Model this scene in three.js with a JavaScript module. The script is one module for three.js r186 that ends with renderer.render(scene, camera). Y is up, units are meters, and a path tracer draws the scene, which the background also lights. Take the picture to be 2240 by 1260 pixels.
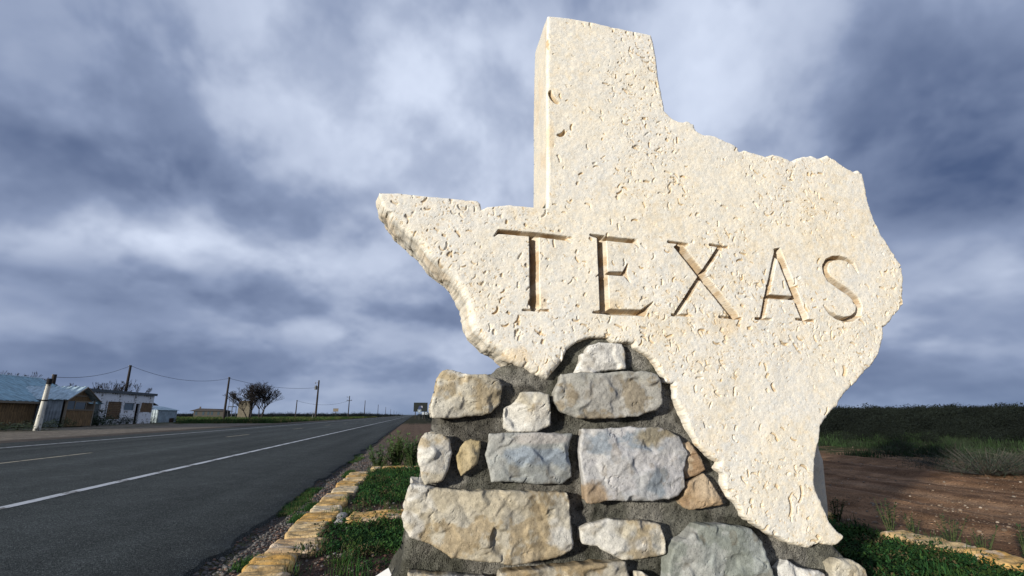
import * as THREE from 'three';
import { mergeGeometries, mergeVertices } from 'three/addons/utils/BufferGeometryUtils.js';

// ---------------------------------------------------------------- camera, sky, sun, exposure
// World: the highway runs along -z, x is across it, y up, metres. Eye kneels 0.9 m above the ground.
const EYE = 0.9, F = 1074, PW = 2240, PH = 1260, PITCH = Math.atan((908 - 630) / F);
const sc0 = Math.cos(PITCH), ss0 = Math.sin(PITCH);
const rawRay = (x, y) => [x - PW / 2, (PH / 2 - y) * sc0 + F * ss0, F * sc0 - (PH / 2 - y) * ss0];
const vp = rawRay(905, 908), YAW = -Math.atan2(vp[0], vp[2]);
const scene = new THREE.Scene();
const camera = new THREE.PerspectiveCamera(2 * Math.atan(630 / F) * 180 / Math.PI, PW / PH, 0.05, 9000);
camera.position.set(0, EYE, 0);
camera.rotation.order = 'YXZ';
camera.rotation.set(PITCH, -YAW, 0);
// survey helper: bearing of a sighted point (x across, y up, a along the road)
function ray(px, py) {
  const r = rawRay(px, py), c = Math.cos(YAW), s = Math.sin(YAW);
  return [r[0] * c + r[2] * s, r[1], r[2] * c - r[0] * s];
}
const onA = (px, py, A) => { const r = ray(px, py), k = A / r[2]; return [r[0] * k, EYE + r[1] * k]; };         // on a plane across the road
const onX = (px, py, X) => { const r = ray(px, py), k = X / r[0]; return [r[2] * k, EYE + r[1] * k]; };         // on a plane along the road
const onG = (px, py, g = 0) => { const r = ray(px, py), k = (g - EYE) / r[1]; return [r[0] * k, r[2] * k]; };  // on the ground

// seeded random and noise
function rng(seed) { let s = seed >>> 0; return () => { s = (s + 0x6d2b79f5) | 0; let t = Math.imul(s ^ (s >>> 15), 1 | s); t = (t + Math.imul(t ^ (t >>> 7), 61 | t)) ^ t; return ((t ^ (t >>> 14)) >>> 0) / 4294967296; }; }
const hash3 = (x, y, z) => { let h = Math.imul(x, 374761393) ^ Math.imul(y, 668265263) ^ Math.imul(z, 2147483647 ^ 0x5bd1e995); h = Math.imul(h ^ (h >>> 13), 1274126177); h ^= h >>> 16; return (h >>> 0) / 4294967296; };
function vnoise(x, y, z = 0, per = 0) {
  const xi = Math.floor(x), yi = Math.floor(y), zi = Math.floor(z);
  let fx = x - xi, fy = y - yi, fz = z - zi;
  fx = fx * fx * fx * (fx * (fx * 6 - 15) + 10); fy = fy * fy * fy * (fy * (fy * 6 - 15) + 10); fz = fz * fz * (3 - 2 * fz);
  const w = per ? (v) => ((v % per) + per) % per : (v) => v;
  const x0 = w(xi), x1 = w(xi + 1), y0 = w(yi), y1 = w(yi + 1);
  const l = (z) => { const a = hash3(x0, y0, z), b = hash3(x1, y0, z), c = hash3(x0, y1, z), d = hash3(x1, y1, z); const p = a + (b - a) * fx; return p + (c + (d - c) * fx - p) * fy; };
  const a = l(zi); if (fz === 0) return a;
  return a + (l(zi + 1) - a) * fz;
}
function fbm(x, y, z = 0, oct = 4, gain = 0.5, per = 0) { let s = 0, a = 1, t = 0, f = 1; for (let i = 0; i < oct; i++) { s += a * vnoise(x * f + i * 17 * (per ? 0 : 1), y * f + i * 31 * (per ? 0 : 1), z * f + i * 7.3 * (z ? 1 : 0) + (per ? i : 0), per * f); t += a; a *= gain; f *= 2; } return s / t; }  // 0..1
const clamp = (v, a = 0, b = 1) => Math.min(b, Math.max(a, v));
const sm = (a, b, v) => { const t = clamp((v - a) / (b - a)); return t * t * (3 - 2 * t); };
const mix = (a, b, t) => a + (b - a) * t;
const mix3 = (a, b, t) => [mix(a[0], b[0], t), mix(a[1], b[1], t), mix(a[2], b[2], t)];

// overcast sky: layered cloud decks, drawn as a function of direction only
function makeSky() {
  const W = 2048, H = 1024, data = new Float32Array(W * H * 4);
  const DARK = [0.06, 0.095, 0.195], MID = [0.235, 0.292, 0.435], LIGHT = [0.62, 0.69, 0.84];
  // big cloud masses: [bearing and height of the centre, widths in degrees, brightness]
  const masses = [
    [830, 240, 17, 15, .18], [1010, 120, 15, 14, .13], [480, 560, 18, 4.0, .34], [330, 530, 12, 3, .14], [1580, 100, 15, 14, .2], [720, 730, 10, 3, .16], [1000, 560, 10, 10, .16], [640, 60, 9, 9, .04], [1500, 300, 12, 13, .12],
    [2180, 540, 7, 3.5, .26], [2060, 690, 9, 3, .14], [1010, 770, 5, 3, .26], [230, 520, 11, 3, .1], [560, 330, 7, 4, .08],
    [60, 120, 15, 17, -.16], [520, 420, 10, 4, -.16], [330, 340, 14, 4, -.08], [950, 690, 5.5, 3.5, -.26], [600, 650, 11, 2.6, -.22], [120, 640, 12, 3, -.13], [2050, 300, 11, 10, -.30], [1800, 200, 9, 9, -.12], [2230, 420, 9, 4, -.2],
    [200, 800, 17, 5, -.08], [2160, 830, 16, 5, -.2], [250, 200, 6, 9, .05], [330, 60, 8, 8, -.1], [2000, 590, 8, 2.2, -.12],
  ].map(([px, py, wa, we, b]) => { const r = ray(px, py), l = Math.hypot(...r); return [Math.atan2(r[0], r[2]) * 180 / Math.PI, Math.asin(r[1] / l) * 180 / Math.PI, wa, we, b]; });
  for (let j = 0; j < H; j++) {
    const el = (j + 0.5) / H * Math.PI - Math.PI / 2;
    for (let i = 0; i < W; i++) {
      const u = (i + 0.5) / W, k = (j * W + i) * 4;
      // three.js equirect: u = atan2(z, x) / 2pi + 0.5
      const th = (u - 0.5) * 2 * Math.PI, dx = Math.cos(th) * Math.cos(el), dz = Math.sin(th) * Math.cos(el), dy = Math.sin(el);
      let c;
      if (dy < -0.02) c = [0.05, 0.06, 0.07];
      else {
        const sy = Math.max(dy, 0); const Y = 2.1 * sy / (sy + .55) * 1.55, X = dx * 2.3, Z = dz * 2.3;
        const w1 = fbm(X * 1.4 + 5, Z * 1.4 + 3, Y * 1.8 + 2, 3) - .5, w2 = fbm(X * 1.4 + 45, Z * 1.4 + 13, Y * 1.8 + 9, 3) - .5;
        const a1 = fbm(X * 1.1 + w1 * .8 + 9, Z * 1.1 + w2 * .8 + 21, Y * 1.9 + w1 * .5, 5, .52);
        const a2 = fbm(X * 3.1 + w2 * .9 + 2, Z * 3.1 + w1 * .9 + 51, Y * 4.6 + w2 * .6, 6, .56);
        const a3 = fbm(X * 9 + w1 * 2, Z * 9 + w2 * 2, Y * 14, 5, .55);
        let b = .46 + (sm(.34, .66, a1) - .5) * .18 + (sm(.32, .68, a2) - .5) * .24 + (a3 - .5) * .18;
        const az = Math.atan2(dx, -dz) * 180 / Math.PI + w2 * 9, ed = el * 180 / Math.PI + w1 * 6;
        for (const m of masses) { let da = az - m[0]; if (da > 180) da -= 360; if (da < -180) da += 360; const q = (da / m[2]) ** 2 + ((ed - m[1]) / m[3]) ** 2; if (q < 9) b += m[4] * Math.exp(-q) * (0.7 + 0.6 * a2); }
        b = clamp(b, 0.02, 1);
        c = b < .42 ? mix3(DARK, MID, b / .42) : mix3(MID, LIGHT, (b - .42) / .58);
        const hz = Math.exp(-Math.max(dy, 0) / 0.05); c = mix3(c, [0.20, 0.275, 0.42], hz * .55);
      }
      data[k] = c[0]; data[k + 1] = c[1]; data[k + 2] = c[2]; data[k + 3] = 1;
    }
  }
  const t = new THREE.DataTexture(data, W, H, THREE.RGBAFormat, THREE.FloatType);
  t.mapping = THREE.EquirectangularReflectionMapping; t.magFilter = t.minFilter = THREE.LinearFilter; t.needsUpdate = true;
  return t;
}
const skyTexture = makeSky();
scene.background = skyTexture; scene.environment = skyTexture;
// low sun standing in for an off-camera flash, behind the viewer's left shoulder
const SUN_AZ = 52 * Math.PI / 180, SUN_EL = 9.5 * Math.PI / 180;
const sun = new THREE.DirectionalLight(new THREE.Color().setRGB(1, 0.95, 0.86), 4.9);
sun.position.set(-Math.sin(SUN_AZ) * Math.cos(SUN_EL) * 60, Math.sin(SUN_EL) * 60, Math.cos(SUN_AZ) * Math.cos(SUN_EL) * 60);
sun.castShadow = true; sun.shadow.radius = 5; sun.shadow.mapSize.set(4096, 4096);
Object.assign(sun.shadow.camera, { left: -90, right: 90, top: 90, bottom: -90, near: 1, far: 260 });
sun.name = 'sun'; sun.target.position.set(0, 0, 0); scene.add(sun); scene.add(sun.target);
const renderer = new THREE.WebGLRenderer({ antialias: true });
renderer.setSize(1024, 576);
renderer.toneMapping = THREE.LinearToneMapping; renderer.toneMappingExposure = 1.1;
renderer.shadowMap.enabled = true;

// ---------------------------------------------------------------- names, tags, meshes
const names = {};
const numbered = (n) => { const k = names[n] = (names[n] ?? -1) + 1; return k ? n + '_' + String(k).padStart(3, '0') : n; };
function tag(o, label, category, group, kind) { if (label) o.userData.label = label; if (category) o.userData.category = category; if (group) o.userData.group = group; if (kind) o.userData.kind = kind; return o; }
function shade(m) { m.castShadow = true; m.receiveShadow = true; return m; }
function mesh(name, geo, mat, parent) { const m = shade(new THREE.Mesh(geo, mat)); m.name = parent && parent !== scene ? name : numbered(name); (parent || scene).add(m); return m; }
function thing(name, label, category, pos = [0, 0, 0], turn = 0, group) { const g = new THREE.Group(); g.name = numbered(name); g.position.set(...pos); g.rotation.y = turn; tag(g, label, category, group); scene.add(g); return g; }
const structure = (name, geo, mat) => { const m = mesh(name, geo, mat); m.userData.kind = 'structure'; return m; };
const colour = (r, g, b) => new THREE.Color().setRGB(r, g, b);
const M = (rgb, rough = 0.9, o = {}) => new THREE.MeshPhysicalMaterial({ color: colour(...rgb), roughness: rough, metalness: 0, specularIntensity: rough > .8 ? .25 : 1, ...o });
const joined = (list) => mergeGeometries(list.map((g) => { const q = g.index ? g.toNonIndexed() : g; for (const n of Object.keys(q.attributes)) if (!['position', 'normal', 'uv'].includes(n)) q.deleteAttribute(n); return q; }));
// box between two corners, uv in metres
function box(x0, y0, z0, x1, y1, z1) {
  const w = x1 - x0, h = y1 - y0, d = z1 - z0, g = new THREE.BoxGeometry(w, h, d); g.translate((x0 + x1) / 2, (y0 + y1) / 2, (z0 + z1) / 2);
  const p = g.attributes.position, n = g.attributes.normal, u = g.attributes.uv;
  for (let i = 0; i < p.count; i++) { const ax = Math.abs(n.getX(i)), ay = Math.abs(n.getY(i)); if (ax > .5) u.setXY(i, p.getZ(i), p.getY(i)); else if (ay > .5) u.setXY(i, p.getX(i), p.getZ(i)); else u.setXY(i, p.getX(i), p.getY(i)); }
  return g;
}
// tapered bar between two points
function bar(a, b, r0, r1 = r0, seg = 6) {
  const A = new THREE.Vector3(...a), B = new THREE.Vector3(...b), d = B.clone().sub(A), L = d.length(), g = new THREE.CylinderGeometry(r1, r0, L, seg, 1);
  g.translate(0, L / 2, 0); g.applyQuaternion(new THREE.Quaternion().setFromUnitVectors(new THREE.Vector3(0, 1, 0), d.normalize())); g.translate(...a); return g;
}

// ---------------------------------------------------------------- computed tile textures
function tile(n, fn, srgb = true) {
  const d = new Uint8Array(n * n * 4);
  for (let j = 0; j < n; j++) for (let i = 0; i < n; i++) { const c = fn(i / n, j / n), k = (j * n + i) * 4; for (let q = 0; q < 3; q++) d[k + q] = clamp(Math.round((c.length ? c[q] : c) * 255), 0, 255); d[k + 3] = 255; }
  const t = new THREE.DataTexture(d, n, n, THREE.RGBAFormat); t.wrapS = t.wrapT = THREE.RepeatWrapping; t.magFilter = THREE.LinearFilter; t.minFilter = THREE.LinearMipmapLinearFilter; t.generateMipmaps = true;
  if (srgb) t.colorSpace = THREE.SRGBColorSpace; t.needsUpdate = true; return t;
}
const rep = (t, s) => { const c = t.clone(); c.repeat.set(s, s); c.needsUpdate = true; return c; };
// scattered grit: periodic cell noise, returns nearest distance and cell id
function cells(x, y, per) {
  const xi = Math.floor(x), yi = Math.floor(y); let best = 9, id = 0;
  for (let a = -1; a <= 1; a++) for (let b = -1; b <= 1; b++) { const cx = ((xi + a) % per + per) % per, cy = ((yi + b) % per + per) % per, h1 = hash3(cx, cy, 3), h2 = hash3(cx, cy, 9); const d = Math.hypot(xi + a + h1 - x, yi + b + h2 - y); if (d < best) { best = d; id = hash3(cx, cy, 21); } }
  return [best, id];
}
const limeTex = tile(512, (u, v) => { const n = fbm(u * 16, v * 16, 1, 4, .6, 16), s = fbm(u * 64, v * 64, 2, 2, .5, 64), t = .92 + (n - .5) * .13 + (s - .5) * .13; return [t + .03, t + .015 - (n - .5) * .05, t - .02 - (n - .5) * .12]; });
const limeBump = tile(512, (u, v) => { const n = fbm(u * 24, v * 24, 4, 4, .6, 24), [d, id] = cells(u * 26, v * 26, 26); return clamp(.35 + n * .6 - (id > .72 ? sm(.34, .1, d) * .5 : 0)); }, false);
const gritTex = tile(512, (u, v) => { const n = fbm(u * 10, v * 10, 5, 4, .55, 10), [d, id] = cells(u * 80, v * 80, 80); let t = .76 + (n - .5) * .35 + (id - .5) * .28 * sm(.6, .2, d); if (id > .95 && d < .35) t += .3; if (id < .06) t -= .25; return [t, t, t * .985]; });
const gritBump = tile(512, (u, v) => { const n = fbm(u * 20, v * 20, 6, 4, .6, 20), [d, id] = cells(u * 60, v * 60, 60); return clamp(n * .6 + id * .5 * sm(.6, .1, d)); }, false);
const dirtTex = tile(1024, (u, v) => { const n = fbm(u * 8, v * 8, 7, 6, .6, 8), [d, id] = cells(u * 90, v * 90, 90), [d2, id2] = cells(u * 34, v * 34, 34); let t = .80 + (n - .5) * .45; let c = [t, t * .98, t * .96]; if (id > .72 && d < .42) { const k = (id - .72) * 1.6; c = [t + k * .6, t + k * .6, t + k * .62]; } if (id2 > .9 && d2 < .3) c = [t + .22, t + .21, t + .2]; if (id < .1 && d < .4) c = [t - .25, t - .25, t - .24]; return c; });
const dirtBump = tile(1024, (u, v) => { const n = fbm(u * 12, v * 12, 8, 6, .6, 12), [d, id] = cells(u * 90, v * 90, 90), [d2, id2] = cells(u * 34, v * 34, 34); return clamp(n * .6 + (id > .6 ? sm(.5, .1, d) * .3 : 0) + (id2 > .9 ? sm(.35, .1, d2) * .4 : 0)); }, false);
const asphTex = tile(1024, (u, v) => { const n = fbm(u * 6, v * 6, 9, 5, .55, 6), [d, id] = cells(u * 150, v * 150, 150); let t = .62 + (n - .5) * .16 + (id - .5) * .6 * sm(.65, .25, d); if (id > .93) t += .2; return [t, t, t * .99]; });
const asphBump = tile(1024, (u, v) => { const [d, id] = cells(u * 150, v * 150, 150); return clamp(sm(.65, .1, d) * (.4 + id * .6)); }, false);
const woodTex = tile(512, (u, v) => { const n = fbm(u * 24, v * 3, 11, 5, .6, 0 || 24), g = fbm(u * 90, v * 6, 12, 3, .5, 90); const t = .74 + (n - .5) * .6 + (g - .5) * .3; return [t, t * .97, t * .93]; });
const streakTex = tile(512, (u, v) => { const n = fbm(u * 30, v * 4, 13, 4, .6, 60), g = fbm(u * 8, v * 8, 14, 4, .5, 8); const t = .84 + (n - .5) * .32 + (g - .5) * .25; return [t, t, t]; });
const flakeTex = tile(512, (u, v) => { const n = fbm(u * 7, v * 7, 15, 5, .62, 7), g = fbm(u * 40, v * 40, 16, 3, .5, 40); const p = sm(.56, .64, n * .7 + g * .3); const t = .95 + (g - .5) * .1; return mix3([t, t, t], [.52, .50, .47], p); });
const slateTex = tile(512, (u, v) => { const n = fbm(u * 12, v * 12, 17, 5, .6, 12), s = fbm(u * 60, v * 60, 18, 2, .5, 60), t = .89 + (n - .5) * .24 + (s - .5) * .16; return [t, t, t]; });
// ---------------------------------------------------------------- carved and broken stone: a relief on an outline, with rough sides
// poly: outline in its own plane (x, y); front(x, y, d) is the height of the face (d = distance inside the edge); the stone goes back to -thick.
function relief(poly, { grow = 0, cell, thick, front, tint, rough = 0.004, roughScale = 14, side = () => 0, levels = 6, seed = 0, roughAt }) {
  let x0 = 1e9, y0 = 1e9, x1 = -1e9, y1 = -1e9;
  for (const [x, y] of poly) { x0 = Math.min(x0, x); x1 = Math.max(x1, x); y0 = Math.min(y0, y); y1 = Math.max(y1, y); }
  const pad = cell * 3 + rough; x0 -= pad; y0 -= pad; x1 += pad; y1 += pad;
  const nx = Math.ceil((x1 - x0) / cell) + 1, ny = Math.ceil((y1 - y0) / cell) + 1, S = new Float32Array(nx * ny);
  const n = poly.length, ex = [], ey = [], el = [];
  for (let i = 0; i < n; i++) { const a = poly[i], b = poly[(i + 1) % n]; ex.push(b[0] - a[0]); ey.push(b[1] - a[1]); el.push(1 / Math.max(1e-12, (b[0] - a[0]) ** 2 + (b[1] - a[1]) ** 2)); }
  for (let j = 0; j < ny; j++) for (let i = 0; i < nx; i++) {
    const x = x0 + i * cell, y = y0 + j * cell; let best = 1e9, inside = false;
    for (let k = 0; k < n; k++) {
      const ax = poly[k][0], ay = poly[k][1], px = x - ax, py = y - ay; let t = (px * ex[k] + py * ey[k]) * el[k]; t = t < 0 ? 0 : t > 1 ? 1 : t;
      const qx = px - ex[k] * t, qy = py - ey[k] * t, d = qx * qx + qy * qy; if (d < best) best = d;
      const by = ay + ey[k]; if ((ay > y) !== (by > y) && x < ax + (y - ay) / ey[k] * ex[k]) inside = !inside;
    }
    let s = Math.sqrt(best) * (inside ? 1 : -1) + grow;
    if (Math.abs(s) < rough * 4 + cell) s += (fbm(x * roughScale + seed, y * roughScale + seed * 3, 0, 4, .6) - .5) * 2 * rough * (roughAt ? roughAt(x, y) : 1);
    S[j * nx + i] = s === 0 ? 1e-6 : s;
  }
  const P = [], C = [], UV = [], idx = [], gv = new Int32Array(nx * ny).fill(-1), ev = new Map();
  const put = (x, y, d) => { const z = front(x, y, d), c = tint(x, y, d, z); P.push(x, y, z); C.push(c[0], c[1], c[2]); UV.push(x, y); return P.length / 3 - 1; };
  const gvert = (i, j) => { const k = j * nx + i; if (gv[k] < 0) gv[k] = put(x0 + i * cell, y0 + j * cell, S[k]); return gv[k]; };
  const evert = (i, j, i2, j2) => {
    const a = j * nx + i, b = j2 * nx + i2, lo = Math.min(a, b), key = lo * 2 + (i !== i2 ? 0 : 1); let v = ev.get(key);
    if (v === undefined) { let t = S[a] / (S[a] - S[b]); t = clamp(t, .03, .97); v = put(x0 + mix(i, i2, t) * cell, y0 + mix(j, j2, t) * cell, 0); ev.set(key, v); }
    return v;
  };
  const next = new Map();
  for (let j = 0; j < ny - 1; j++) for (let i = 0; i < nx - 1; i++) {
    const q = [[i, j], [i + 1, j], [i + 1, j + 1], [i, j + 1]], s = q.map(([a, b]) => S[b * nx + a] > 0);
    if (!(s[0] || s[1] || s[2] || s[3])) continue;
    const loop = [], edge = [];
    for (let k = 0; k < 4; k++) {
      const m = (k + 1) % 4;
      if (s[k]) { loop.push(gvert(...q[k])); edge.push(0); }
      if (s[k] !== s[m]) { loop.push(evert(...q[k], ...q[m])); edge.push(s[k] ? 1 : 2); }
    }
    for (let k = 1; k < loop.length - 1; k++) idx.push(loop[0], loop[k], loop[k + 1]);
    for (let k = 0; k < loop.length; k++) { const m = (k + 1) % loop.length; if (edge[k] === 1 && edge[m] === 2) next.set(loop[k], loop[m]); }
  }
  // rings back from the edge
  const seen = new Set(), loops = [];
  for (const a of next.keys()) { if (seen.has(a)) continue; const l = []; let c = a; while (c !== undefined && !seen.has(c)) { seen.add(c); l.push(c); c = next.get(c); } if (c === a && l.length > 8) loops.push(l); }
  for (const l of loops) {
    const m = l.length, rings = [l];
    const nor = l.map((v, k) => { const a = l[(k + m - 3) % m], b = l[(k + 3) % m]; const tx = P[b * 3] - P[a * 3], ty = P[b * 3 + 1] - P[a * 3 + 1], L = Math.hypot(tx, ty) || 1; return [ty / L, -tx / L]; });
    for (let g = 1; g <= levels; g++) {
      const t = g / levels, r = [];
      for (let k = 0; k < m; k++) {
        const v = l[k], x = P[v * 3], y = P[v * 3 + 1], zf = P[v * 3 + 2], z = mix(zf, -thick, t), o = side(x, y, t, nor[k]) * (1 - t ** 6);
        P.push(x + nor[k][0] * o, y + nor[k][1] * o, z); const c = tint(x + nor[k][0] * .02, y + nor[k][1] * .02, 0, z, true); C.push(c[0], c[1], c[2]); UV.push(x + z * .83, y + z * .61); r.push(P.length / 3 - 1);
      }
      rings.push(r);
    }
    for (let g = 0; g < levels; g++) for (let k = 0; k < m; k++) { const k2 = (k + 1) % m, a = rings[g][k], b = rings[g][k2], c = rings[g + 1][k], d = rings[g + 1][k2]; idx.push(b, a, c, b, c, d); }
    const back = rings[levels], tri = THREE.ShapeUtils.triangulateShape(back.map((v) => new THREE.Vector2(P[v * 3], P[v * 3 + 1])), []);
    for (const [a, b, c] of tri) idx.push(back[c], back[b], back[a]);
  }
  const g = new THREE.BufferGeometry();
  g.setAttribute('position', new THREE.Float32BufferAttribute(P, 3)); g.setAttribute('color', new THREE.Float32BufferAttribute(C, 3)); g.setAttribute('uv', new THREE.Float32BufferAttribute(UV, 2));
  g.setIndex(idx); g.computeVertexNormals(); return g;
}

// ---------------------------------------------------------------- the monument
const D = 2.5;                                          // face of the slab, metres ahead along the road
const face = (pts, dz = 0) => pts.map(([x, y]) => onA(x, y, D - dz));
const slabOutline = face([
  [1198, 34], [1250, 39], [1310, 51], [1370, 63], [1426, 75], [1432, 95], [1437, 130], [1442, 165], [1449, 205], [1455, 242], [1466, 253], [1480, 263], [1494, 266], [1505, 264], [1518, 272], [1522, 286], [1536, 292], [1550, 295], [1562, 297], [1579, 305], [1600, 314], [1615, 320], [1619, 330], [1630, 326],
  [1653, 335], [1676, 341], [1691, 334], [1714, 343], [1733, 351], [1749, 343], [1779, 340], [1792, 346], [1810, 339], [1829, 352], [1844, 362], [1869, 376], [1878, 371], [1888, 381], [1897, 419], [1903, 450], [1914, 483], [1931, 515], [1955, 551], [1973, 579], [1978, 606], [1978, 666], [1959, 690], [1937, 717], [1935, 745], [1923, 777], [1910, 795], [1892, 813], [1870, 840], [1852, 860], [1832, 888],
  [1814, 909], [1797, 931], [1792, 961], [1786, 987], [1783, 1025], [1783, 1062], [1794, 1092], [1809, 1122], [1816, 1141], [1831, 1160], [1846, 1173], [1846, 1181], [1831, 1194], [1797, 1190], [1782, 1194], [1771, 1199], [1745, 1194], [1715, 1182], [1685, 1169], [1659, 1152], [1629, 1130], [1617, 1107], [1595, 1089], [1587, 1062], [1584, 1040], [1572, 1025], [1578, 1010], [1550, 995], [1529, 976], [1516, 950], [1503, 924], [1494, 897], [1479, 871], [1475, 838], [1457, 837],
  [1452, 823], [1441, 802], [1431, 786], [1415, 774], [1390, 759], [1388, 749], [1357, 748], [1344, 749], [1332, 740], [1303, 736], [1289, 740], [1268, 745], [1254, 753], [1239, 765], [1234, 786], [1225, 800], [1212, 813], [1202, 829], [1190, 827], [1178, 821], [1161, 809], [1151, 803], [1135, 799], [1120, 790],
  [1095, 769], [1063, 749], [1036, 723], [1025, 685], [1023, 658], [1008, 631], [987, 601], [964, 582], [941, 563], [914, 529], [884, 502], [857, 479], [838, 449], [830, 430], [829, 422], [869, 422], [910, 426], [952, 430], [1000, 434], [1044, 437], [1051, 444], [1054, 457], [1067, 452], [1090, 450], [1116, 447], [1135, 450], [1158, 452], [1196, 454], [1197, 400], [1197, 300], [1196, 200], [1197, 100],
]);
// chiselled letters: strokes with a half width in sighted pixels (1 px is 2.3 mm here)
const PXM = D / 1085;
const strokes = [];
const stroke = (pts, w0, w1 = w0) => { const q = face(pts); for (let i = 0; i + 1 < q.length; i++) { const t0 = i / (q.length - 1), t1 = (i + 1) / (q.length - 1); strokes.push([q[i], q[i + 1], mix(w0, w1, t0) * PXM, mix(w0, w1, t1) * PXM]); } };
// T
stroke([[1092, 507], [1165, 513], [1239, 521]], 6); stroke([[1092, 506], [1082, 516]], 5, 2); stroke([[1237, 520], [1250, 531]], 5, 2); stroke([[1168, 512], [1171, 670]], 12); stroke([[1168, 662], [1171, 674]], 13, 8); stroke([[1145, 678], [1200, 679]], 3, 3);
// E
stroke([[1316, 520], [1323, 676]], 12); stroke([[1292, 514], [1320, 521]], 3, 7); stroke([[1314, 521], [1390, 528]], 6); stroke([[1388, 526], [1399, 541]], 5, 2); stroke([[1321, 598], [1363, 599]], 4, 6); stroke([[1374, 578], [1367, 597]], 2, 6); stroke([[1367, 597], [1378, 616]], 6, 2); stroke([[1299, 683], [1340, 682]], 3, 8); stroke([[1330, 682], [1408, 685]], 8, 8); stroke([[1405, 684], [1429, 661]], 8, 2);
// X
stroke([[1482, 536], [1606, 690]], 12); stroke([[1575, 541], [1481, 685]], 6.5); stroke([[1462, 529], [1504, 535]], 3.5); stroke([[1553, 536], [1591, 541]], 3.5); stroke([[1471, 689], [1506, 690]], 3.5); stroke([[1575, 693], [1621, 697]], 3.5);
// A
stroke([[1699, 548], [1668, 694]], 6.5); stroke([[1700, 545], [1760, 694]], 11); stroke([[1680, 648], [1736, 652]], 6); stroke([[1653, 697], [1688, 699]], 3.5); stroke([[1743, 698], [1780, 702]], 3.5);
// S
stroke([[1877, 596], [1866, 577]], 2, 5); stroke([[1866, 577], [1853, 568], [1837, 564], [1822, 565], [1811, 571], [1806, 583]], 5, 8); stroke([[1806, 583], [1808, 597], [1815, 610], [1834, 624], [1858, 640], [1874, 656], [1880, 672]], 9, 10); stroke([[1880, 672], [1877, 687], [1864, 697], [1848, 699], [1830, 694], [1816, 685]], 10, 5); stroke([[1816, 685], [1802, 668]], 5, 2);
function cut(x, y) {
  let best = 0;
  for (const [a, b, wa, wb] of strokes) {
    const dx = b[0] - a[0], dy = b[1] - a[1], px = x - a[0], py = y - a[1]; if (px * dx + py * dy < -.002 || Math.abs(px) > 1) continue;
    const t = clamp((px * dx + py * dy) / (dx * dx + dy * dy)), qx = px - dx * t, qy = py - dy * t, d = Math.hypot(qx, qy), w = mix(wa, wb, t); if (d >= w) continue;
    const L = Math.hypot(dx, dy), nx = Math.abs(dy) / L, sgn = dy === 0 ? 0 : (px * -dy + py * dx) / L * Math.sign(-dy), k = nx * nx * .45, s = d * Math.sign(sgn) ;      // the chisel went in steep on one side
    const z = Math.min((w + s) / (1 - k), (w - s) / (1 + k)); if (z > best) best = z;
  }
  return best;
}
// shell hollows in the limestone: short arcs and round pits
const R1 = rng(41), pits = [], pitGrid = new Map();
{
  let bx0 = 9, bx1 = -9, by0 = 9, by1 = -9; for (const [x, y] of slabOutline) { bx0 = Math.min(bx0, x); bx1 = Math.max(bx1, x); by0 = Math.min(by0, y); by1 = Math.max(by1, y); }
  for (let k = 0; k < 20000; k++) {
    const x = mix(bx0, bx1, R1()), y = mix(by0, by1, R1()); const dens = fbm(x * 2.2 + 3, y * 2.2, 0, 3);
    if (R1() > sm(.30, .64, dens) * .9 + .10) continue;
    const big = R1() ** 9, L = .003 + R1() * .005 + big * .02, ang = (R1() < .72 ? Math.PI / 2 + .45 : 0) + (R1() - .5) * 2.2, round = R1() < .3, bend = (R1() - .5) * (round ? 3.2 : 1.6);
    pits.push({ x, y, ca: Math.cos(ang), sa: Math.sin(ang), L: round ? L * .42 : L, w: round ? L * .36 : .0017 + big * .004 + R1() * .001, bend: round ? 0 : bend, dep: .0010 + big * .008 + R1() ** 2 * .0028, och: R1() });
  }
  // the two deep chips on the upper left and a few large hollows that stand out
  for (const [px, py, L, ang, w, dep] of [[1210, 214, .05, -1.0, .012, .03], [1230, 292, .028, .7, .011, .022], [1424, 152, .022, -.6, .006, .014], [1848, 812, .03, 1.3, .01, .014], [1752, 1082, .05, 1.3, .007, .018], [1730, 1110, .055, 1.45, .007, .018], [1692, 848, .024, -1.2, .008, .016], [1716, 752, .02, -.3, .009, .015], [1808, 900, .03, 1.0, .004, .01]]) { const [x, y] = onA(px, py, D); pits.push({ x, y, ca: Math.cos(ang), sa: Math.sin(ang), L, w, bend: .5, dep, och: .9 }); }
  for (const p of pits) { const r = p.L + p.w + .004; for (let a = Math.floor((p.x - r) / .05); a <= Math.floor((p.x + r) / .05); a++) for (let b = Math.floor((p.y - r) / .05); b <= Math.floor((p.y + r) / .05); b++) { const k = a * 4096 + b; if (!pitGrid.has(k)) pitGrid.set(k, []); pitGrid.get(k).push(p); } }
}
function pit(x, y) {                                    // [depth, ochre stain]
  const l = pitGrid.get(Math.floor(x / .05) * 4096 + Math.floor(y / .05)); if (!l) return [0, 0]; let d = 0, o = 0;
  for (const p of l) {
    const dx = x - p.x, dy = y - p.y, u = dx * p.ca + dy * p.sa, v = -dx * p.sa + dy * p.ca, q = u / p.L; if (q < -1.3 || q > 1.3) continue;
    const vv = v - p.bend * p.L * (q * q - .4) * .6, e = Math.hypot(Math.max(0, Math.abs(q) - .75) * p.L, vv) / p.w; if (e > 1.6) continue;
    const k = sm(1.25, .45, e); d = Math.max(d, k * p.dep); o = Math.max(o, sm(1.6, .5, e) * p.och);
  }
  return [d, o];
}
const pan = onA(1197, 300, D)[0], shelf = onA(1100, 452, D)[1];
let lastPit = [0, 0], lastCut = 0;
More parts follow.
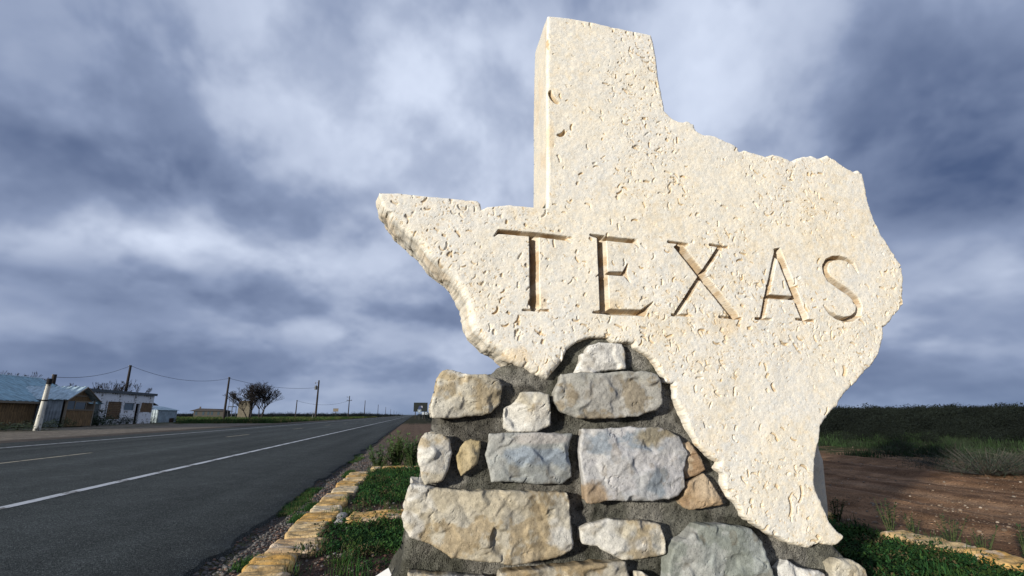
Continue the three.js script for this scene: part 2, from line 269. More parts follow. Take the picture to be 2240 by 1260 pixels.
// iron stains that weep round the lettering and hollows
const stains = [[1180, 662, .05, .045], [1340, 668, .07, .04], [1592, 712, .07, .06], [1205, 300, .03, .1], [1128, 776, .09, .04]].map(([px, py, a, b]) => [...onA(px, py, D), a, b]);
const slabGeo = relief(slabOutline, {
  cell: 0.0036, thick: 0.34, rough: 0.009, roughScale: 22, seed: 3, levels: 16,
  roughAt: (x, y) => (y > shelf - .03 && x < 1.52 ? .22 : x < .75 && y < shelf - .06 ? .8 : 1),
  front(x, y, d) {
    lastPit = pit(x, y); lastCut = cut(x, y);
    const r = .010 + .016 * fbm(x * 9, y * 9, 0, 2) + (x < .75 && y < shelf - .08 ? .022 : 0), e = d < r ? r * (1 - Math.sqrt(Math.max(0, 1 - (1 - d / r) ** 2))) : 0;
    const c = Math.min(lastCut * 3.9, .088);
    const lump = (fbm(x * 5, y * 5, 0, 3) - .5) * .012 + (fbm(x * 40 + 7, y * 40, 0, 3, .6) - .5) * .003;
    return -e - c + lump * (c > .004 ? .5 : 1) - lastPit[0] * (c > .004 ? .5 : 1);
  },
  side(x, y, t, nrm) {
    if (x > .3 && y > shelf - .06 && x < .95) return (fbm(y * 9, t * 4, 2, 3) - .5) * .012 * Math.min(1, t * 8);      // sawn flank of the tall arm
    const bulge = Math.sin(Math.min(1, t * 1.1) * Math.PI) * .012 * (1 + nrm[0] * -.5), scallop = (fbm(x * 9, y * 9, t * 3.2 + 5, 3) - .5) * .06;
    return (bulge + scallop * Math.min(1, t * 4)) * (y < .5 ? .5 : 1) - t * t * .012;
  },
  tint(x, y, d, z, isSide) {
    const n = fbm(x * 3 + 11, y * 3, 0, 4), f = fbm(x * 26, y * 26 + 5, 0, 3), w = fbm(x * 1.4 + 40, y * 1.4 + 2, 0, 3);
    let c = mix3([.80, .78, .735], [.82, .785, .71], sm(.35, .65, n)); c = mix3(c, [.79, .70, .55], sm(.56, .74, w * .55 + f * .45) * .55); c = mix3(c, [.77, .77, .76], sm(.56, .7, 1 - n) * .3);
    if (isSide) { c = mix3(c, [.60, .56, .49], .62); const s = fbm(x * 6 + z * 8, y * 6 + z * 3, 3, 4); c = mix3(c, [.66, .55, .42], sm(.5, .7, s) * .6); c = mix3(c, [.5, .49, .46], sm(.6, .75, fbm(x * 14, y * 3 + z * 14, 1, 3)) * .3); if (x < pan + .06 && x > pan - .2 && y > shelf - .01 && y < shelf + .015 + .06 * fbm(z * 14 + 3, y * 30, 2, 3)) c = [.10, .10, .075]; return c; }  // weathered sides painted darker for shade; dark patch above shelf is painted cast shadow
    { let q = 0; for (const [sx, sy, a, b] of stains) { const e = ((x - sx) / a) ** 2 + ((y - sy) / b) ** 2; if (e < 6) q = Math.max(q, Math.exp(-e) ); } c = mix3(c, [.74, .55, .30], sm(.35, .75, q * .6 + fbm(x * 22 + 8, y * 14, 6, 4, .6) * .6 * (q > 0 ? 1 : 0)) * .42 * (q > .05 ? 1 : q * 20)); }
    c = mix3(c, [.54, .37, .16], lastPit[1] * .78);
    if (lastCut > .001) { const st = fbm(x * 16 + 3, y * 16, 2, 4); c = mix3(c, [.46, .345, .22], .35 + sm(.40, .62, st) * .5); }      // rust-brown lime crust in the cuts, painted darker for the shadow there
    return c;
  },
});
const stoneMat = (tex, bump, s, bs) => new THREE.MeshPhysicalMaterial({ vertexColors: true, map: rep(tex, s), bumpMap: rep(bump, s), bumpScale: bs, roughness: .95, specularIntensity: .3 });
const limeMat = stoneMat(limeTex, limeBump, 3.1, .0016), rockMat = stoneMat(slateTex, limeBump, 4.3, .0032), mortarMat = stoneMat(gritTex, gritBump, 2.4, .007), flagMat = stoneMat(slateTex, limeBump, 2, .004);
const monument = thing('stone_monument', 'tall limestone slab carved TEXAS, cut to the state outline, on a rubble stone base', 'monument', [0, 0, -D]);
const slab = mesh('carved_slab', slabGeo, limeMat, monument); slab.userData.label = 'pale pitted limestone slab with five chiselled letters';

// mortar core of the base
const mortarPts = face([[1010, 850], [1062, 836], [1080, 818], [1092, 804], [1110, 797], [1128, 794], [1150, 790], [1195, 770], [1240, 728], [1300, 715], [1380, 725], [1450, 800], [1500, 870], [1560, 955], [1640, 1060], [1700, 1120], [1790, 1178], [1828, 1190], [1846, 1212], [1862, 1230], [1884, 1250], [1900, 1290]], -.05);
mortarPts.push([mortarPts.at(-1)[0] + .03, -.06], [-.16, -.06]);
mortarPts.push(...face([[872, 1262], [884, 1200], [900, 1120], [918, 1070], [938, 1000], [950, 950], [956, 905], [980, 860]], -.05));
const mortarGeo = relief(mortarPts, {
  cell: .0075, thick: .62, rough: .012, roughScale: 12, seed: 8, levels: 10,
  front(x, y, d) { const e = d < .05 ? .05 * (1 - Math.sqrt(Math.max(0, 1 - (1 - d / .05) ** 2))) : 0; return -e + (fbm(x * 7, y * 7, 4, 4, .6) - .5) * .05 + (fbm(x * 45, y * 45, 1, 2) - .5) * .009; },
  side: (x, y, t) => (fbm(x * 6 + t * 5, y * 6, 2, 4) - .5) * .05 * Math.min(1, t * 5) - t * .05,
  tint(x, y) { const n = fbm(x * 4, y * 4, 6, 4), m = fbm(x * 9 + 5, y * 9, 3, 4); let c = mix3([.24, .226, .198], [.37, .35, .31], sm(.35, .65, n)); c = mix3(c, [.09, .083, .068], sm(.52, .66, m) * .75); return mix3(c, [.045, .052, .032], sm(.5, .66, fbm(x * 5 + 31, y * 5, 9, 4)) * .5); },
});
const mortar = mesh('mortar_core', mortarGeo, mortarMat, monument); mortar.position.z = -.05; mortar.userData.label = 'dark grey rough mortar between the rubble stones';

// rubble stones: outline, stand-out from the slab face, palette, depth
const PAL = {
  cream: [[.57, .51, .385], [.63, .59, .49], [.49, .39, .24]], buff: [[.52, .455, .33], [.58, .53, .42], [.44, .34, .20]], white: [[.70, .68, .62], [.74, .71, .64], [.62, .53, .38]], tan: [[.46, .39, .27], [.52, .47, .37], [.38, .28, .15]], ochre: [[.46, .36, .19], [.50, .41, .25], [.36, .25, .11]],
  slate: [[.36, .37, .345], [.41, .405, .37], [.31, .32, .30]], lilac: [[.47, .46, .435], [.54, .525, .50], [.41, .415, .41]], grey: [[.40, .39, .34], [.45, .43, .38], [.34, .28, .19]], moss: [[.36, .38, .35], [.44, .44, .40], [.26, .28, .24]], rust: [[.50, .36, .22], [.55, .43, .29], [.36, .23, .13]],
};
const rubble = [
  ['cream', .02, .26, [[969, 812], [980, 809], [1000, 816], [1023, 821], [1064, 821], [1091, 832], [1099, 844], [1094, 879], [1073, 901], [1044, 908], [982, 915], [947, 912], [942, 895], [947, 877], [956, 854], [961, 823]]],
  ['cream', .015, .2, [[1139, 860], [1168, 858], [1182, 859], [1200, 864], [1202, 906], [1205, 930], [1174, 942], [1116, 943], [1105, 937], [1106, 895], [1128, 879]]],
  ['white', -.005, .2, [[1289, 759], [1311, 750], [1330, 750], [1359, 754], [1366, 770], [1367, 805], [1328, 809], [1295, 817], [1260, 815], [1270, 792], [1272, 776], [1283, 772]]],
  ['grey', .03, .24, [[1227, 819], [1262, 818], [1324, 817], [1365, 814], [1417, 814], [1439, 821], [1446, 836], [1450, 883], [1437, 895], [1386, 910], [1316, 914], [1260, 914], [1227, 899], [1214, 877], [1214, 860], [1225, 831]]],
  ['cream', .03, .22, [[932, 952], [942, 951], [968, 952], [982, 963], [987, 993], [981, 1022], [968, 1052], [940, 1059], [930, 1061], [922, 1044], [917, 1010], [918, 983], [924, 961]]],
  ['ochre', .0, .15, [[1032, 962], [1049, 967], [1051, 978], [1041, 1015], [1029, 1025], [1010, 1040], [1002, 1022], [1000, 1001], [1009, 979], [1020, 966]]],
  ['slate', .02, .25, [[1073, 951], [1104, 950], [1188, 948], [1251, 951], [1246, 968], [1243, 988], [1248, 1010], [1251, 1042], [1232, 1059], [1171, 1057], [1104, 1051], [1078, 1054], [1075, 1029], [1065, 998], [1071, 976]]],
  ['lilac', .045, .26, [[1281, 941], [1334, 939], [1371, 936], [1446, 937], [1474, 947], [1491, 956], [1499, 975], [1506, 994], [1497, 1027], [1499, 1065], [1486, 1082], [1465, 1091], [1409, 1095], [1340, 1092], [1292, 1100], [1285, 1099], [1277, 1046], [1274, 997], [1276, 962]]],
  ['rust', .0, .12, [[1500, 972], [1512, 967], [1521, 990], [1531, 1005], [1540, 1026], [1525, 1039], [1502, 1046], [1494, 1031]]],
  ['rust', .02, .15, [[1544, 1038], [1555, 1048], [1570, 1078], [1583, 1102], [1559, 1106], [1530, 1112], [1512, 1115], [1499, 1110], [1493, 1097], [1499, 1084], [1506, 1059]]],
  ['buff', .05, .3, [[900, 1064], [922, 1064], [951, 1071], [1046, 1076], [1108, 1075], [1180, 1078], [1242, 1082], [1249, 1099], [1251, 1144], [1255, 1202], [1248, 1208], [1221, 1221], [1159, 1229], [1122, 1235], [1077, 1226], [1046, 1224], [988, 1219], [953, 1196], [922, 1182], [897, 1175], [884, 1155], [882, 1124], [891, 1095], [899, 1080]]],
  ['cream', .03, .2, [[1273, 1159], [1295, 1145], [1331, 1136], [1407, 1142], [1446, 1151], [1453, 1174], [1460, 1212], [1422, 1220], [1361, 1223], [1331, 1209], [1307, 1194], [1276, 1189]]],
  ['moss', .05, .3, [[1501, 1180], [1534, 1150], [1589, 1150], [1644, 1160], [1668, 1186], [1674, 1217], [1689, 1262], [1690, 1300], [1650, 1340], [1500, 1340], [1464, 1300], [1463, 1250], [1471, 1201], [1483, 1185]]],
  ['tan', .045, .28, [[1095, 1255], [1160, 1248], [1230, 1242], [1300, 1235], [1370, 1232], [1376, 1250], [1385, 1300], [1300, 1335], [1120, 1330], [1085, 1290]]],
  ['cream', .04, .28, [[893, 1256], [960, 1262], [1060, 1264], [1070, 1330], [960, 1345], [885, 1335]]],
  ['white', .03, .2, [[1707, 1247], [1726, 1227], [1750, 1244], [1774, 1251], [1792, 1250], [1805, 1259], [1815, 1320], [1720, 1335], [1700, 1290]]],
  ['cream', .02, .24, [[1825, 1237], [1838, 1224], [1871, 1229], [1893, 1247], [1896, 1262], [1902, 1320], [1850, 1332], [1832, 1290]]],
  ['cream', .03, .14, [[1394, 1255], [1405, 1254], [1430, 1270], [1440, 1320], [1400, 1330], [1390, 1290]]],
];
// broken faces: each patch of the surface is its own tilted plane
function facet(x, y, s) {
  const X = x * 9 + s + (fbm(x * 14, y * 14, s, 2) - .5) * .7, Y = y * 11 + s * 2 + (fbm(x * 14 + 9, y * 14, s, 2) - .5) * .7, xi = Math.floor(X), yi = Math.floor(Y); let W = 0, h = 0;
  for (let a = -1; a <= 1; a++) for (let b = -1; b <= 1; b++) { const cx = xi + a + hash3(xi + a, yi + b, 5), cy = yi + b + hash3(xi + a, yi + b, 6), d = Math.hypot(cx - X, cy - Y); const w = Math.exp(-d * 13); W += w; h += w * ((hash3(xi + a, yi + b, 8) - .5) * .016 + (X - cx) * (hash3(xi + a, yi + b, 11) - .5) * .034 + (Y - cy) * (hash3(xi + a, yi + b, 12) - .5) * .034); }
  return h / W;
}
rubble.forEach(([pal, out, dep, pts], si) => {
  const poly = face(pts, out), R = rng(900 + si), [ca, cb, cc] = PAL[pal]; let cx = 0, cy = 0; for (const p of poly) { cx += p[0] / poly.length; cy += p[1] / poly.length; }
  let ext = 0; for (const p of poly) ext = Math.max(ext, Math.hypot(p[0] - cx, p[1] - cy));
  const planes = []; for (let k = 0; k < 9; k++) { const a = R() * 6.283, s = .03 + R() * .2; planes.push([Math.cos(a) * s, Math.sin(a) * s, .012 + R() * .02]); }
  const so = si * 7.7;
  const geo = relief(poly, {
    grow: .005, cell: .0048, thick: dep, rough: .007, roughScale: 20, seed: si, levels: 8,
    front(x, y, d) {
      let z = .02; for (const [a, b, c] of planes) z = Math.min(z, c + ((x - cx) * a + (y - cy) * b) * clamp(.16 / ext, .35, 1.2));
      const r = .008 + .010 * fbm(x * 8 + so, y * 8, 0, 2), e = d < r ? r * (1 - Math.sqrt(Math.max(0, 1 - (1 - d / r) ** 2))) : 0;
      const q = fbm(x * 9 + so, y * 9 + so, 0, 4, .55), ridge = Math.abs(fbm(x * 6 + so * 2, y * 11, 3, 3) - .5);
      return z - e + facet(x, y, so) + (q - .5) * .013 - sm(.012, 0, ridge) * sm(.5, .6, q) * .008 + (fbm(x * 60, y * 60, so, 3) - .5) * .0045;
    },
    side: (x, y, t) => (fbm(x * 12 + so, y * 12 + t * 3, 4, 3) - .5) * .02 * Math.min(1, t * 6) - t * .03,
    tint(x, y, d, z) {
      const n = fbm(x * 5 + so, y * 5, 2, 5, .55), m = fbm(x * 8 + 3, y * 8 + so, 5, 5, .6), f = fbm(x * 40, y * 40, 7, 2);
      let c = mix3(ca, cb, sm(.38, .6, n)); c = mix3(c, cc, sm(.54, .62, m) * .8);
      const u = (x - cx) / ext, v = (y - cy) / ext, k1 = fbm(x * 7 + so * 3, y * 9, 8, 5, .6), k2 = fbm(x * 6 + 50, y * 8 + so, 4, 5, .6), patch = (pu, pv, ru, rv, k, e = .3) => sm(1 + e, 1 - e, Math.hypot((u - pu) / ru, (v - pv) / rv) + (k - .5) * 2.6);
      if (pal === 'slate') { c = mix3(c, [.29, .33, .365], patch(.15, .02, .75, .22, k1)); c = mix3(c, [.50, .47, .43], patch(.45, .36, .55, .12, k2)); }                   // mineral bands of the split face
      if (pal === 'lilac') { c = mix3(c, [.31, .345, .375], patch(-.18, .3, .5, .22, k1)); c = mix3(c, [.40, .35, .25], patch(.5, .5, .42, .2, k2)); c = mix3(c, [.40, .30, .20], patch(-.72, -.45, .3, .3, k2)); c = mix3(c, [.33, .365, .39], patch(.28, -.2, .22, .2, k2)); c = mix3(c, [.56, .54, .53], sm(.56, .6, k1) * .6); }
      if (pal === 'tan' || pal === 'cream' || pal === 'buff') c = mix3(c, [.70, .68, .62], sm(.6, .68, fbm(x * 4 + so, y * 6 + so, 9, 4)) * .7);
      return mix3(c, [.16, .11, .05], sm(.66, .74, fbm(x * 16 + so, y * 16, 3, 3)) * .35 * (f + .4));
    },
  });
  const m = mesh('stone', geo, rockMat, monument); m.position.z = out; m.userData.label = { cream: 'cream limestone rubble block', white: 'bright white chipped rubble block', grey: 'long grey tan rubble block', ochre: 'small pointed ochre stone', slate: 'blue grey split stone', lilac: 'large blue and lilac patchy stone', rust: 'small rust tan stone', tan: 'long tan grey limestone block', buff: 'largest long buff limestone block', moss: 'rounded green grey boulder' }[pal];
});
// buttress behind the foot of the slab
{
  const q = face([[1640, 960], [1788, 950], [1806, 1010], [1812, 1080], [1818, 1160], [1824, 1200]], -.36); q.push([q.at(-1)[0] + .03, -.05], [q[0][0] - .1, -.05]);
  const g = relief(q, { cell: .02, thick: .3, rough: .008, levels: 6, seed: 55, front: (x, y, d) => (fbm(x * 12, y * 12, 0, 3) - .5) * .02 - sm(.03, 0, d) * .02, side: (x, y, t) => (fbm(x * 9, y * 9 + t * 4, 2, 3) - .5) * .02 * Math.min(1, t * 5), tint: (x, y) => mix3([.70, .65, .55], [.76, .72, .64], fbm(x * 8, y * 8, 0, 3)) });
  const m = mesh('rear_buttress', g, limeMat, monument); m.position.z = -.36;
}
// ---------------------------------------------------------------- ground, road, markings
function axis(segs) { const v = []; for (const [a, b, s0, s1] of segs) { let x = a, k = s0; while (x < b - 1e-6) { v.push(x); const t = (x - a) / (b - a); k = mix(s0, s1, t); x += k; } } v.push(segs.at(-1)[1]); return v; }
const ROAD_R = -1.27, ROAD_L = -13.35;
const edgeR = (A) => ROAD_R + (fbm(A * 2.2, 3, 0, 5, .65) - .5) * .22, edgeL = (A) => ROAD_L + (fbm(A * .5, 9, 0, 4) - .5) * .5;
function groundY(X, A) {
  let y = (fbm(X * .35, A * .35, 0, 3) - .5) * .05 + (fbm(X * 3, A * 3, 0, 3) - .5) * .022;
  if (X > 3.7 && A < 30) { const k = sm(3.7, 4.6, X) * sm(15, 9, A) * sm(12, 9, X); y += k * (Math.sin(X * 4.2 + (fbm(A * .3, 2) - .5) * 2.2) * .035 + (fbm(X * 9, A * 1.0, 3, 3) - .5) * .06); }
  if (X < -1.1 && X > -15) y = y * .25 - .03;                                 // bed under the asphalt
  if (X >= -1.4 && X < -.6) y = y * .6 - .012;
  if (X > 10) y += Math.min(1.2, (X - 10) * .008);                                                      // the pasture rises a little to the right
  return y - .004;
}
function groundTint(X, A) {
  const n = fbm(X * .8, A * .8, 2, 4), f = fbm(X * 3.1, A * 3.1, 4, 4, .55), big = fbm(X * .06 + 4, A * .06, 6, 4);
  const dirt = mix3([.32, .185, .10], [.40, .25, .15], n), olive = mix3([.045, .05, .028], [.075, .07, .04], big), green = mix3([.035, .062, .018], [.075, .105, .03], f), tan = mix3([.29, .255, .20], [.38, .335, .27], n), gravel = mix3([.13, .11, .092], [.19, .165, .14], f), soil = mix3([.085, .06, .046], [.125, .085, .064], n);
  const rut = fbm(X * 4.5, A * .35, 12, 4); let c = olive;
  const r = Math.hypot(X, A);
  if (X > -1.3) {
    const lot = sm(18, 13.5, r + (f - .5) * 7) ; c = mix3(mix3(olive, green, sm(60, 16, r) * .75), mix3(mix3(dirt, [.17, .095, .055], sm(.5, .66, rut) * .7), [.38, .26, .17], sm(.54, .7, 1 - rut) * .5), lot);
    if (X < 9) c = mix3(c, mix3(dirt, gravel, .62), sm(62, 48, A + (f - .5) * 20) * sm(7, 4.5, X + (n - .5) * 3) * (1 - sm(9.4, 8.6, A) * sm(.2, .5, X)));
    c = mix3(c, soil, sm(9.2, 8.9, A + (f - .5) * .6) * sm(4.0, 3.8, X + (f - .5) * .3) * sm(-.95, -.8, X));
    c = mix3(c, gravel, sm(-.55, -.85, X + (f - .5) * .25) * sm(30, 8, A));
    c = mix3(c, mix3(gravel, green, sm(.5, .6, f) * .8), sm(-.95, -1.15, X + (f - .5) * .3) * .8 * sm(24, 9, A));
  } else if (X > -15) c = gravel;
  else {
    const lawn = sm(58, 76, A + (n - .5) * 14) * sm(-15.4, -16.8, X + (f - .5) * 2) * sm(320, 180, A);
    c = mix3(olive, tan, sm(90, 66, A) * sm(-44, -30, X)); c = mix3(c, green, sm(.5, .62, f * .6 + n * .4) * sm(-18.5, -22, X) * .7); c = mix3(c, green, lawn);
    c = mix3(c, tan, sm(-16.8, -15.4, X + (f - .5) * 1.4) * sm(140, 70, A));
  }
  return c;
}
{
  const xs = axis([[-4000, -400, 300, 120], [-400, -60, 40, 6], [-60, -14, 2.5, .5], [-14, -2, .7, .4], [-2, 14, .05, .07], [14, 60, .25, 3], [60, 400, 5, 40], [400, 4000, 120, 300]]), as = axis([[-30, 1.4, 3, .4], [1.4, 16, .05, .07], [16, 60, .15, 1], [60, 400, 2, 20], [400, 6000, 40, 400]]);
  const P = [], C = [], U = [], I = [];
  for (const a of as) for (const x of xs) { P.push(x, groundY(x, a), -a); C.push(...groundTint(x, a)); U.push(x, a); }
  const w = xs.length; for (let j = 0; j + 1 < as.length; j++) for (let i = 0; i + 1 < w; i++) { const k = j * w + i; I.push(k, k + 1, k + w, k + 1, k + w + 1, k + w); }
  const g = new THREE.BufferGeometry(); g.setAttribute('position', new THREE.Float32BufferAttribute(P, 3)); g.setAttribute('color', new THREE.Float32BufferAttribute(C, 3)); g.setAttribute('uv', new THREE.Float32BufferAttribute(U, 2)); g.setIndex(I); g.computeVertexNormals();
  structure('ground', g, new THREE.MeshPhysicalMaterial({ specularIntensity: .1, vertexColors: true, map: rep(dirtTex, .62), bumpMap: rep(dirtBump, .62), bumpScale: .03, roughness: 1 }));
}
// strip sheet between two edges, with an optional skirt down the right side
function strip(a0, a1, step, left, right, y, cross = 6, skirt = 0, tint) {
  const P = [], U = [], I = [], C = [], as = []; let a = a0, st = step; while (a < a1) { as.push(a); a += st; st = Math.max(step, a * .02); } as.push(a1);
  const w = cross + 1 + (skirt ? 1 : 0);
  for (const A of as) { const l = left(A), r = right(A); for (let i = 0; i <= cross; i++) { const x = mix(l, r, i / cross); P.push(x, y, -A); U.push(x, A); C.push(...(tint ? tint(x, A) : [1, 1, 1])); } if (skirt) { P.push(r + .015, y - skirt, -A); U.push(r + .05, A); C.push(...(tint ? tint(r, A) : [1, 1, 1])); } }
  for (let j = 0; j + 1 < as.length; j++) for (let i = 0; i + 1 < w; i++) { const k = j * w + i; I.push(k, k + 1, k + w, k + 1, k + w + 1, k + w); }
  const g = new THREE.BufferGeometry(); g.setAttribute('position', new THREE.Float32BufferAttribute(P, 3)); g.setAttribute('uv', new THREE.Float32BufferAttribute(U, 2)); g.setAttribute('color', new THREE.Float32BufferAttribute(C, 3)); g.setIndex(I); g.computeVertexNormals(); return g;
}
const asphalt = new THREE.MeshPhysicalMaterial({ vertexColors: true, map: rep(asphTex, .8), bumpMap: rep(asphBump, .8), bumpScale: .006, roughness: .95, specularIntensity: .22 });
const roadTint = (x, A) => {                                                 // worn wheel tracks, tar and old patching
  const n = fbm(x * 1.2, A * .12, 3, 4), f = fbm(x * 2.5, A * 1.1, 5, 4); let v = .18 + (n - .5) * .09 + (f - .5) * .035;
  if (x > -4) v = .172 + (n - .5) * .09 + (f - .5) * .04;
  for (const t of [-10.4, -8.7, -6.7, -5.0]) v += .035 * Math.exp(-(((x - t) / .4) ** 2));
  v += .05 * (fbm(x * 3, A * .05, 8, 3) - .5) * 2; if (Math.abs(x + 4.5) < .07 && fbm(A * .35, 4, 3, 3) > .53) v += .05;
  return [v * .90, v * 1.0, v * .96];
};
structure('road', strip(-8, 3500, .05, edgeL, edgeR, 0, 50, .035, roadTint), asphalt);
const paint = new THREE.MeshStandardMaterial({ color: colour(.60, .61, .60), map: rep(flakeTex, .9), roughness: .75 }), yellowPaint = new THREE.MeshStandardMaterial({ color: colour(.46, .40, .27), map: rep(flakeTex, 1.4), roughness: .8 });
const wob = (s) => (A) => (fbm(A * 1.7, s, 0, 3) - .5) * .02;
{ const w1 = wob(1), w2 = wob(2);
  structure('edge_line', strip(-8, 1800, .5, (A) => -4.06 + w1(A), (A) => -3.93 + w2(A), .004, 1), paint);
  structure('edge_line', strip(-8, 1800, .5, (A) => -11.45 + w2(A), (A) => -11.32 + w1(A), .004, 1), paint);
  for (let k = -1; k < 34; k++) { const A = 11.4 + k * 12.2 + (k === 0 ? 0 : 0); structure('centre_dash', strip(A, A + 3.05, .3, (a) => -7.80 + w1(a), (a) => -7.69 + w2(a), .004, 1), yellowPaint); }
}

// ---------------------------------------------------------------- flagstone edging of the bed
const FLAG = { ochre: [[.66, .38, .11], [.72, .47, .19]], tan: [[.67, .45, .20], [.72, .53, .28]], pink: [[.68, .44, .22], [.72, .52, .30]], pale: [[.72, .54, .30], [.77, .62, .40]], grey: [[.36, .34, .30], [.44, .42, .38]] };
function flag(parent, poly, y, thick, pal, seed, tilt = 0) {                 // poly in (x, along)
  const [ca, cb] = FLAG[pal];
  const g = relief(poly.map(([x, a]) => [x, a]), {
    cell: .011, thick, rough: .008, roughScale: 16, seed, levels: 3,
    front: (x, a, d) => { const s = fbm(x * 5 + seed, a * 14 + seed, 0, 4, .55); return (Math.floor(s * 7) / 7 * .6 + s * .4 - .5) * .04 + tilt * (x - poly[0][0]) - sm(.016, 0, d) * .012; },
    side: (x, a, t) => (fbm(x * 14, a * 14 + t * 4, 2, 2) - .5) * .012 * t,
    tint: (x, a) => { const n = fbm(x * 7 + seed, a * 18, 1, 4), m = fbm(x * 12, a * 26 + seed, 5, 4); let c = mix3(ca, cb, sm(.35, .65, n)); c = mix3(c, [.36, .22, .09], sm(.58, .7, m) * .55); return mix3(c, [.70, .62, .52], sm(.62, .74, fbm(x * 9 + seed, a * 9, 8, 3)) * .5); },
  });
  g.rotateX(-Math.PI / 2);
  const m = mesh('flagstone', g, flagMat, parent); m.position.y = y; return m;
}
{
  const R = rng(77), b = thing('flagstone_border', 'row of ochre and tan flagstones between the gravel road shoulder and the bed', 'stone border');
  const ys = [[515, 1276], [562, 1234], [590, 1204], [626, 1170], [642, 1152], [662, 1138], [684, 1115], [703, 1102], [716, 1088], [730, 1074], [745, 1060], [758, 1049], [768, 1041], [776, 1035], [786, 1029]].map(([x, y]) => onG(x, y, .045));
  const pal = ['tan', 'ochre', 'pink', 'tan', 'tan', 'ochre', 'pale', 'ochre', 'tan', 'pale', 'ochre', 'tan', 'ochre', 'tan'];
  for (let i = 0; i + 1 < ys.length; i++) {
    const a0 = ys[i][1] + .008, a1 = ys[i + 1][1] - .008, l = -.92 + (R() - .5) * .05, w = .24 + R() * .06 + (i === 2 || i === 5 ? .05 : 0), s = () => (R() - .5) * .03;
    flag(b, [[l + s(), a0 + s() * .3], [l + w * .5, a0 + s() * .3], [l + w + s(), a0 + s() * .3], [l + w + s() + .01, (a0 + a1) / 2], [l + w + s(), a1 + s() * .3], [l + w * .4, a1 + s() * .3], [l + s(), a1 + s() * .3], [l - .015 + s(), (a0 + a1) / 2]], .034 + (R() - .5) * .012, .10, pal[i], 10 + i);
  }
  let a = 2.0; while (a < 3.1) { flag(b, [[-.93, a], [-.66, a + .01], [-.64, a + .3], [-.92, a + .31]], .045, .1, 'tan', 90 + a); a += .33; }
  const c = thing('flagstone_border', 'single long pale ochre flagstone laid crosswise beside the monument', 'stone border');
  const A0 = onG(800, 1134, .05)[1], A1 = onG(800, 1116, .05)[1];
  flag(c, [[-.53, A0 + .03], [-.50, A0 - .01], [-.3, A0], [-.05, A0 + .01], [.0, A0 + .03], [.0, A1 - .02], [-.1, A1], [-.32, A1 - .01], [-.5, A1 - .03]], .055, .11, 'ochre', 31);
  flag(c, [[-.62, A0 + .02], [-.55, A0 + .02], [-.545, A1 - .03], [-.63, A1 - .05]], .04, .1, 'grey', 35);
  const f = thing('flagstone_border', 'orange flagstone ledge closing the far end of the green bed', 'stone border');
  for (const [x0, x1, p, s] of [[-.66, -.5, 'tan', 40], [-.48, .02, 'ochre', 41], [.05, .5, 'tan', 42], [.53, 1.1, 'ochre', 43], [1.13, 1.8, 'tan', 44], [1.83, 2.5, 'ochre', 45], [2.53, 3.1, 'tan', 46], [3.13, 3.6, 'ochre', 47]]) flag(f, [[x0, 8.98], [(x0 + x1) / 2, 8.96], [x1, 8.99], [x1 - .01, 9.2], [(x0 + x1) / 2, 9.22], [x0, 9.2]], .05, .1, p, s);
  const r = thing('flagstone_border', 'yellow flagstones edging the bed against the brown dirt lot', 'stone border');
  let q = 1.7; const pr = ['tan', 'ochre', 'tan', 'pale', 'ochre', 'grey', 'ochre', 'tan']; let k = 0;
  while (q < 8.9) { const L = .38 + R() * .32, p = pr[k++ % pr.length], j = () => (R() - .5) * .03; if (k !== 4) flag(r, [[3.52 + j(), q], [3.64, q + j() * .4], [3.76 + j(), q + .01], [3.77 + j(), q + L * .5], [3.75 + j(), q + L], [3.62, q + L + j() * .4], [3.53 + j(), q + L - .01], [3.51 + j(), q + L * .5]], .05 + (R() - .5) * .012, .1, p, 60 + k); q += L + .03; }
}
// ---------------------------------------------------------------- scattered pebbles, ground cover, grass
function instanced(name, geo, mat, list, label, category) {                 // list of [x, y, z, scale, turn, tint?, lean, squash]
  const im = shade(new THREE.InstancedMesh(geo, mat, list.length)), o = new THREE.Object3D(), c = new THREE.Color();
  list.forEach(([x, y, z, s, t, col, lean = 0, sq = 1], i) => { o.position.set(x, y, z); o.rotation.set(lean, t, lean * .7); o.scale.set(s, s * sq, s); o.updateMatrix(); im.setMatrixAt(i, o.matrix); if (col) im.setColorAt(i, c.setRGB(...col)); });
  im.name = numbered(name); tag(im, label, category, null, 'stuff'); scene.add(im); return im;
}
function pebbleGeo(seed) { const g = new THREE.IcosahedronGeometry(1, 1), p = g.attributes.position; for (let i = 0; i < p.count; i++) { const x = p.getX(i), y = p.getY(i), z = p.getZ(i), k = .72 + .5 * fbm(x * 1.3 + seed, y * 1.3, z * 1.3 + 5, 2); p.setXYZ(i, x * k, y * k * .62, z * k * .85); } const q = mergeVertices(g.deleteAttribute('normal').deleteAttribute('uv')); q.computeVertexNormals(); return q; }
const white = M([1, 1, 1], .95);
const inBase = (x, a) => x > -.2 && x < 2.55 && a > 2.3 && a < 3.25;
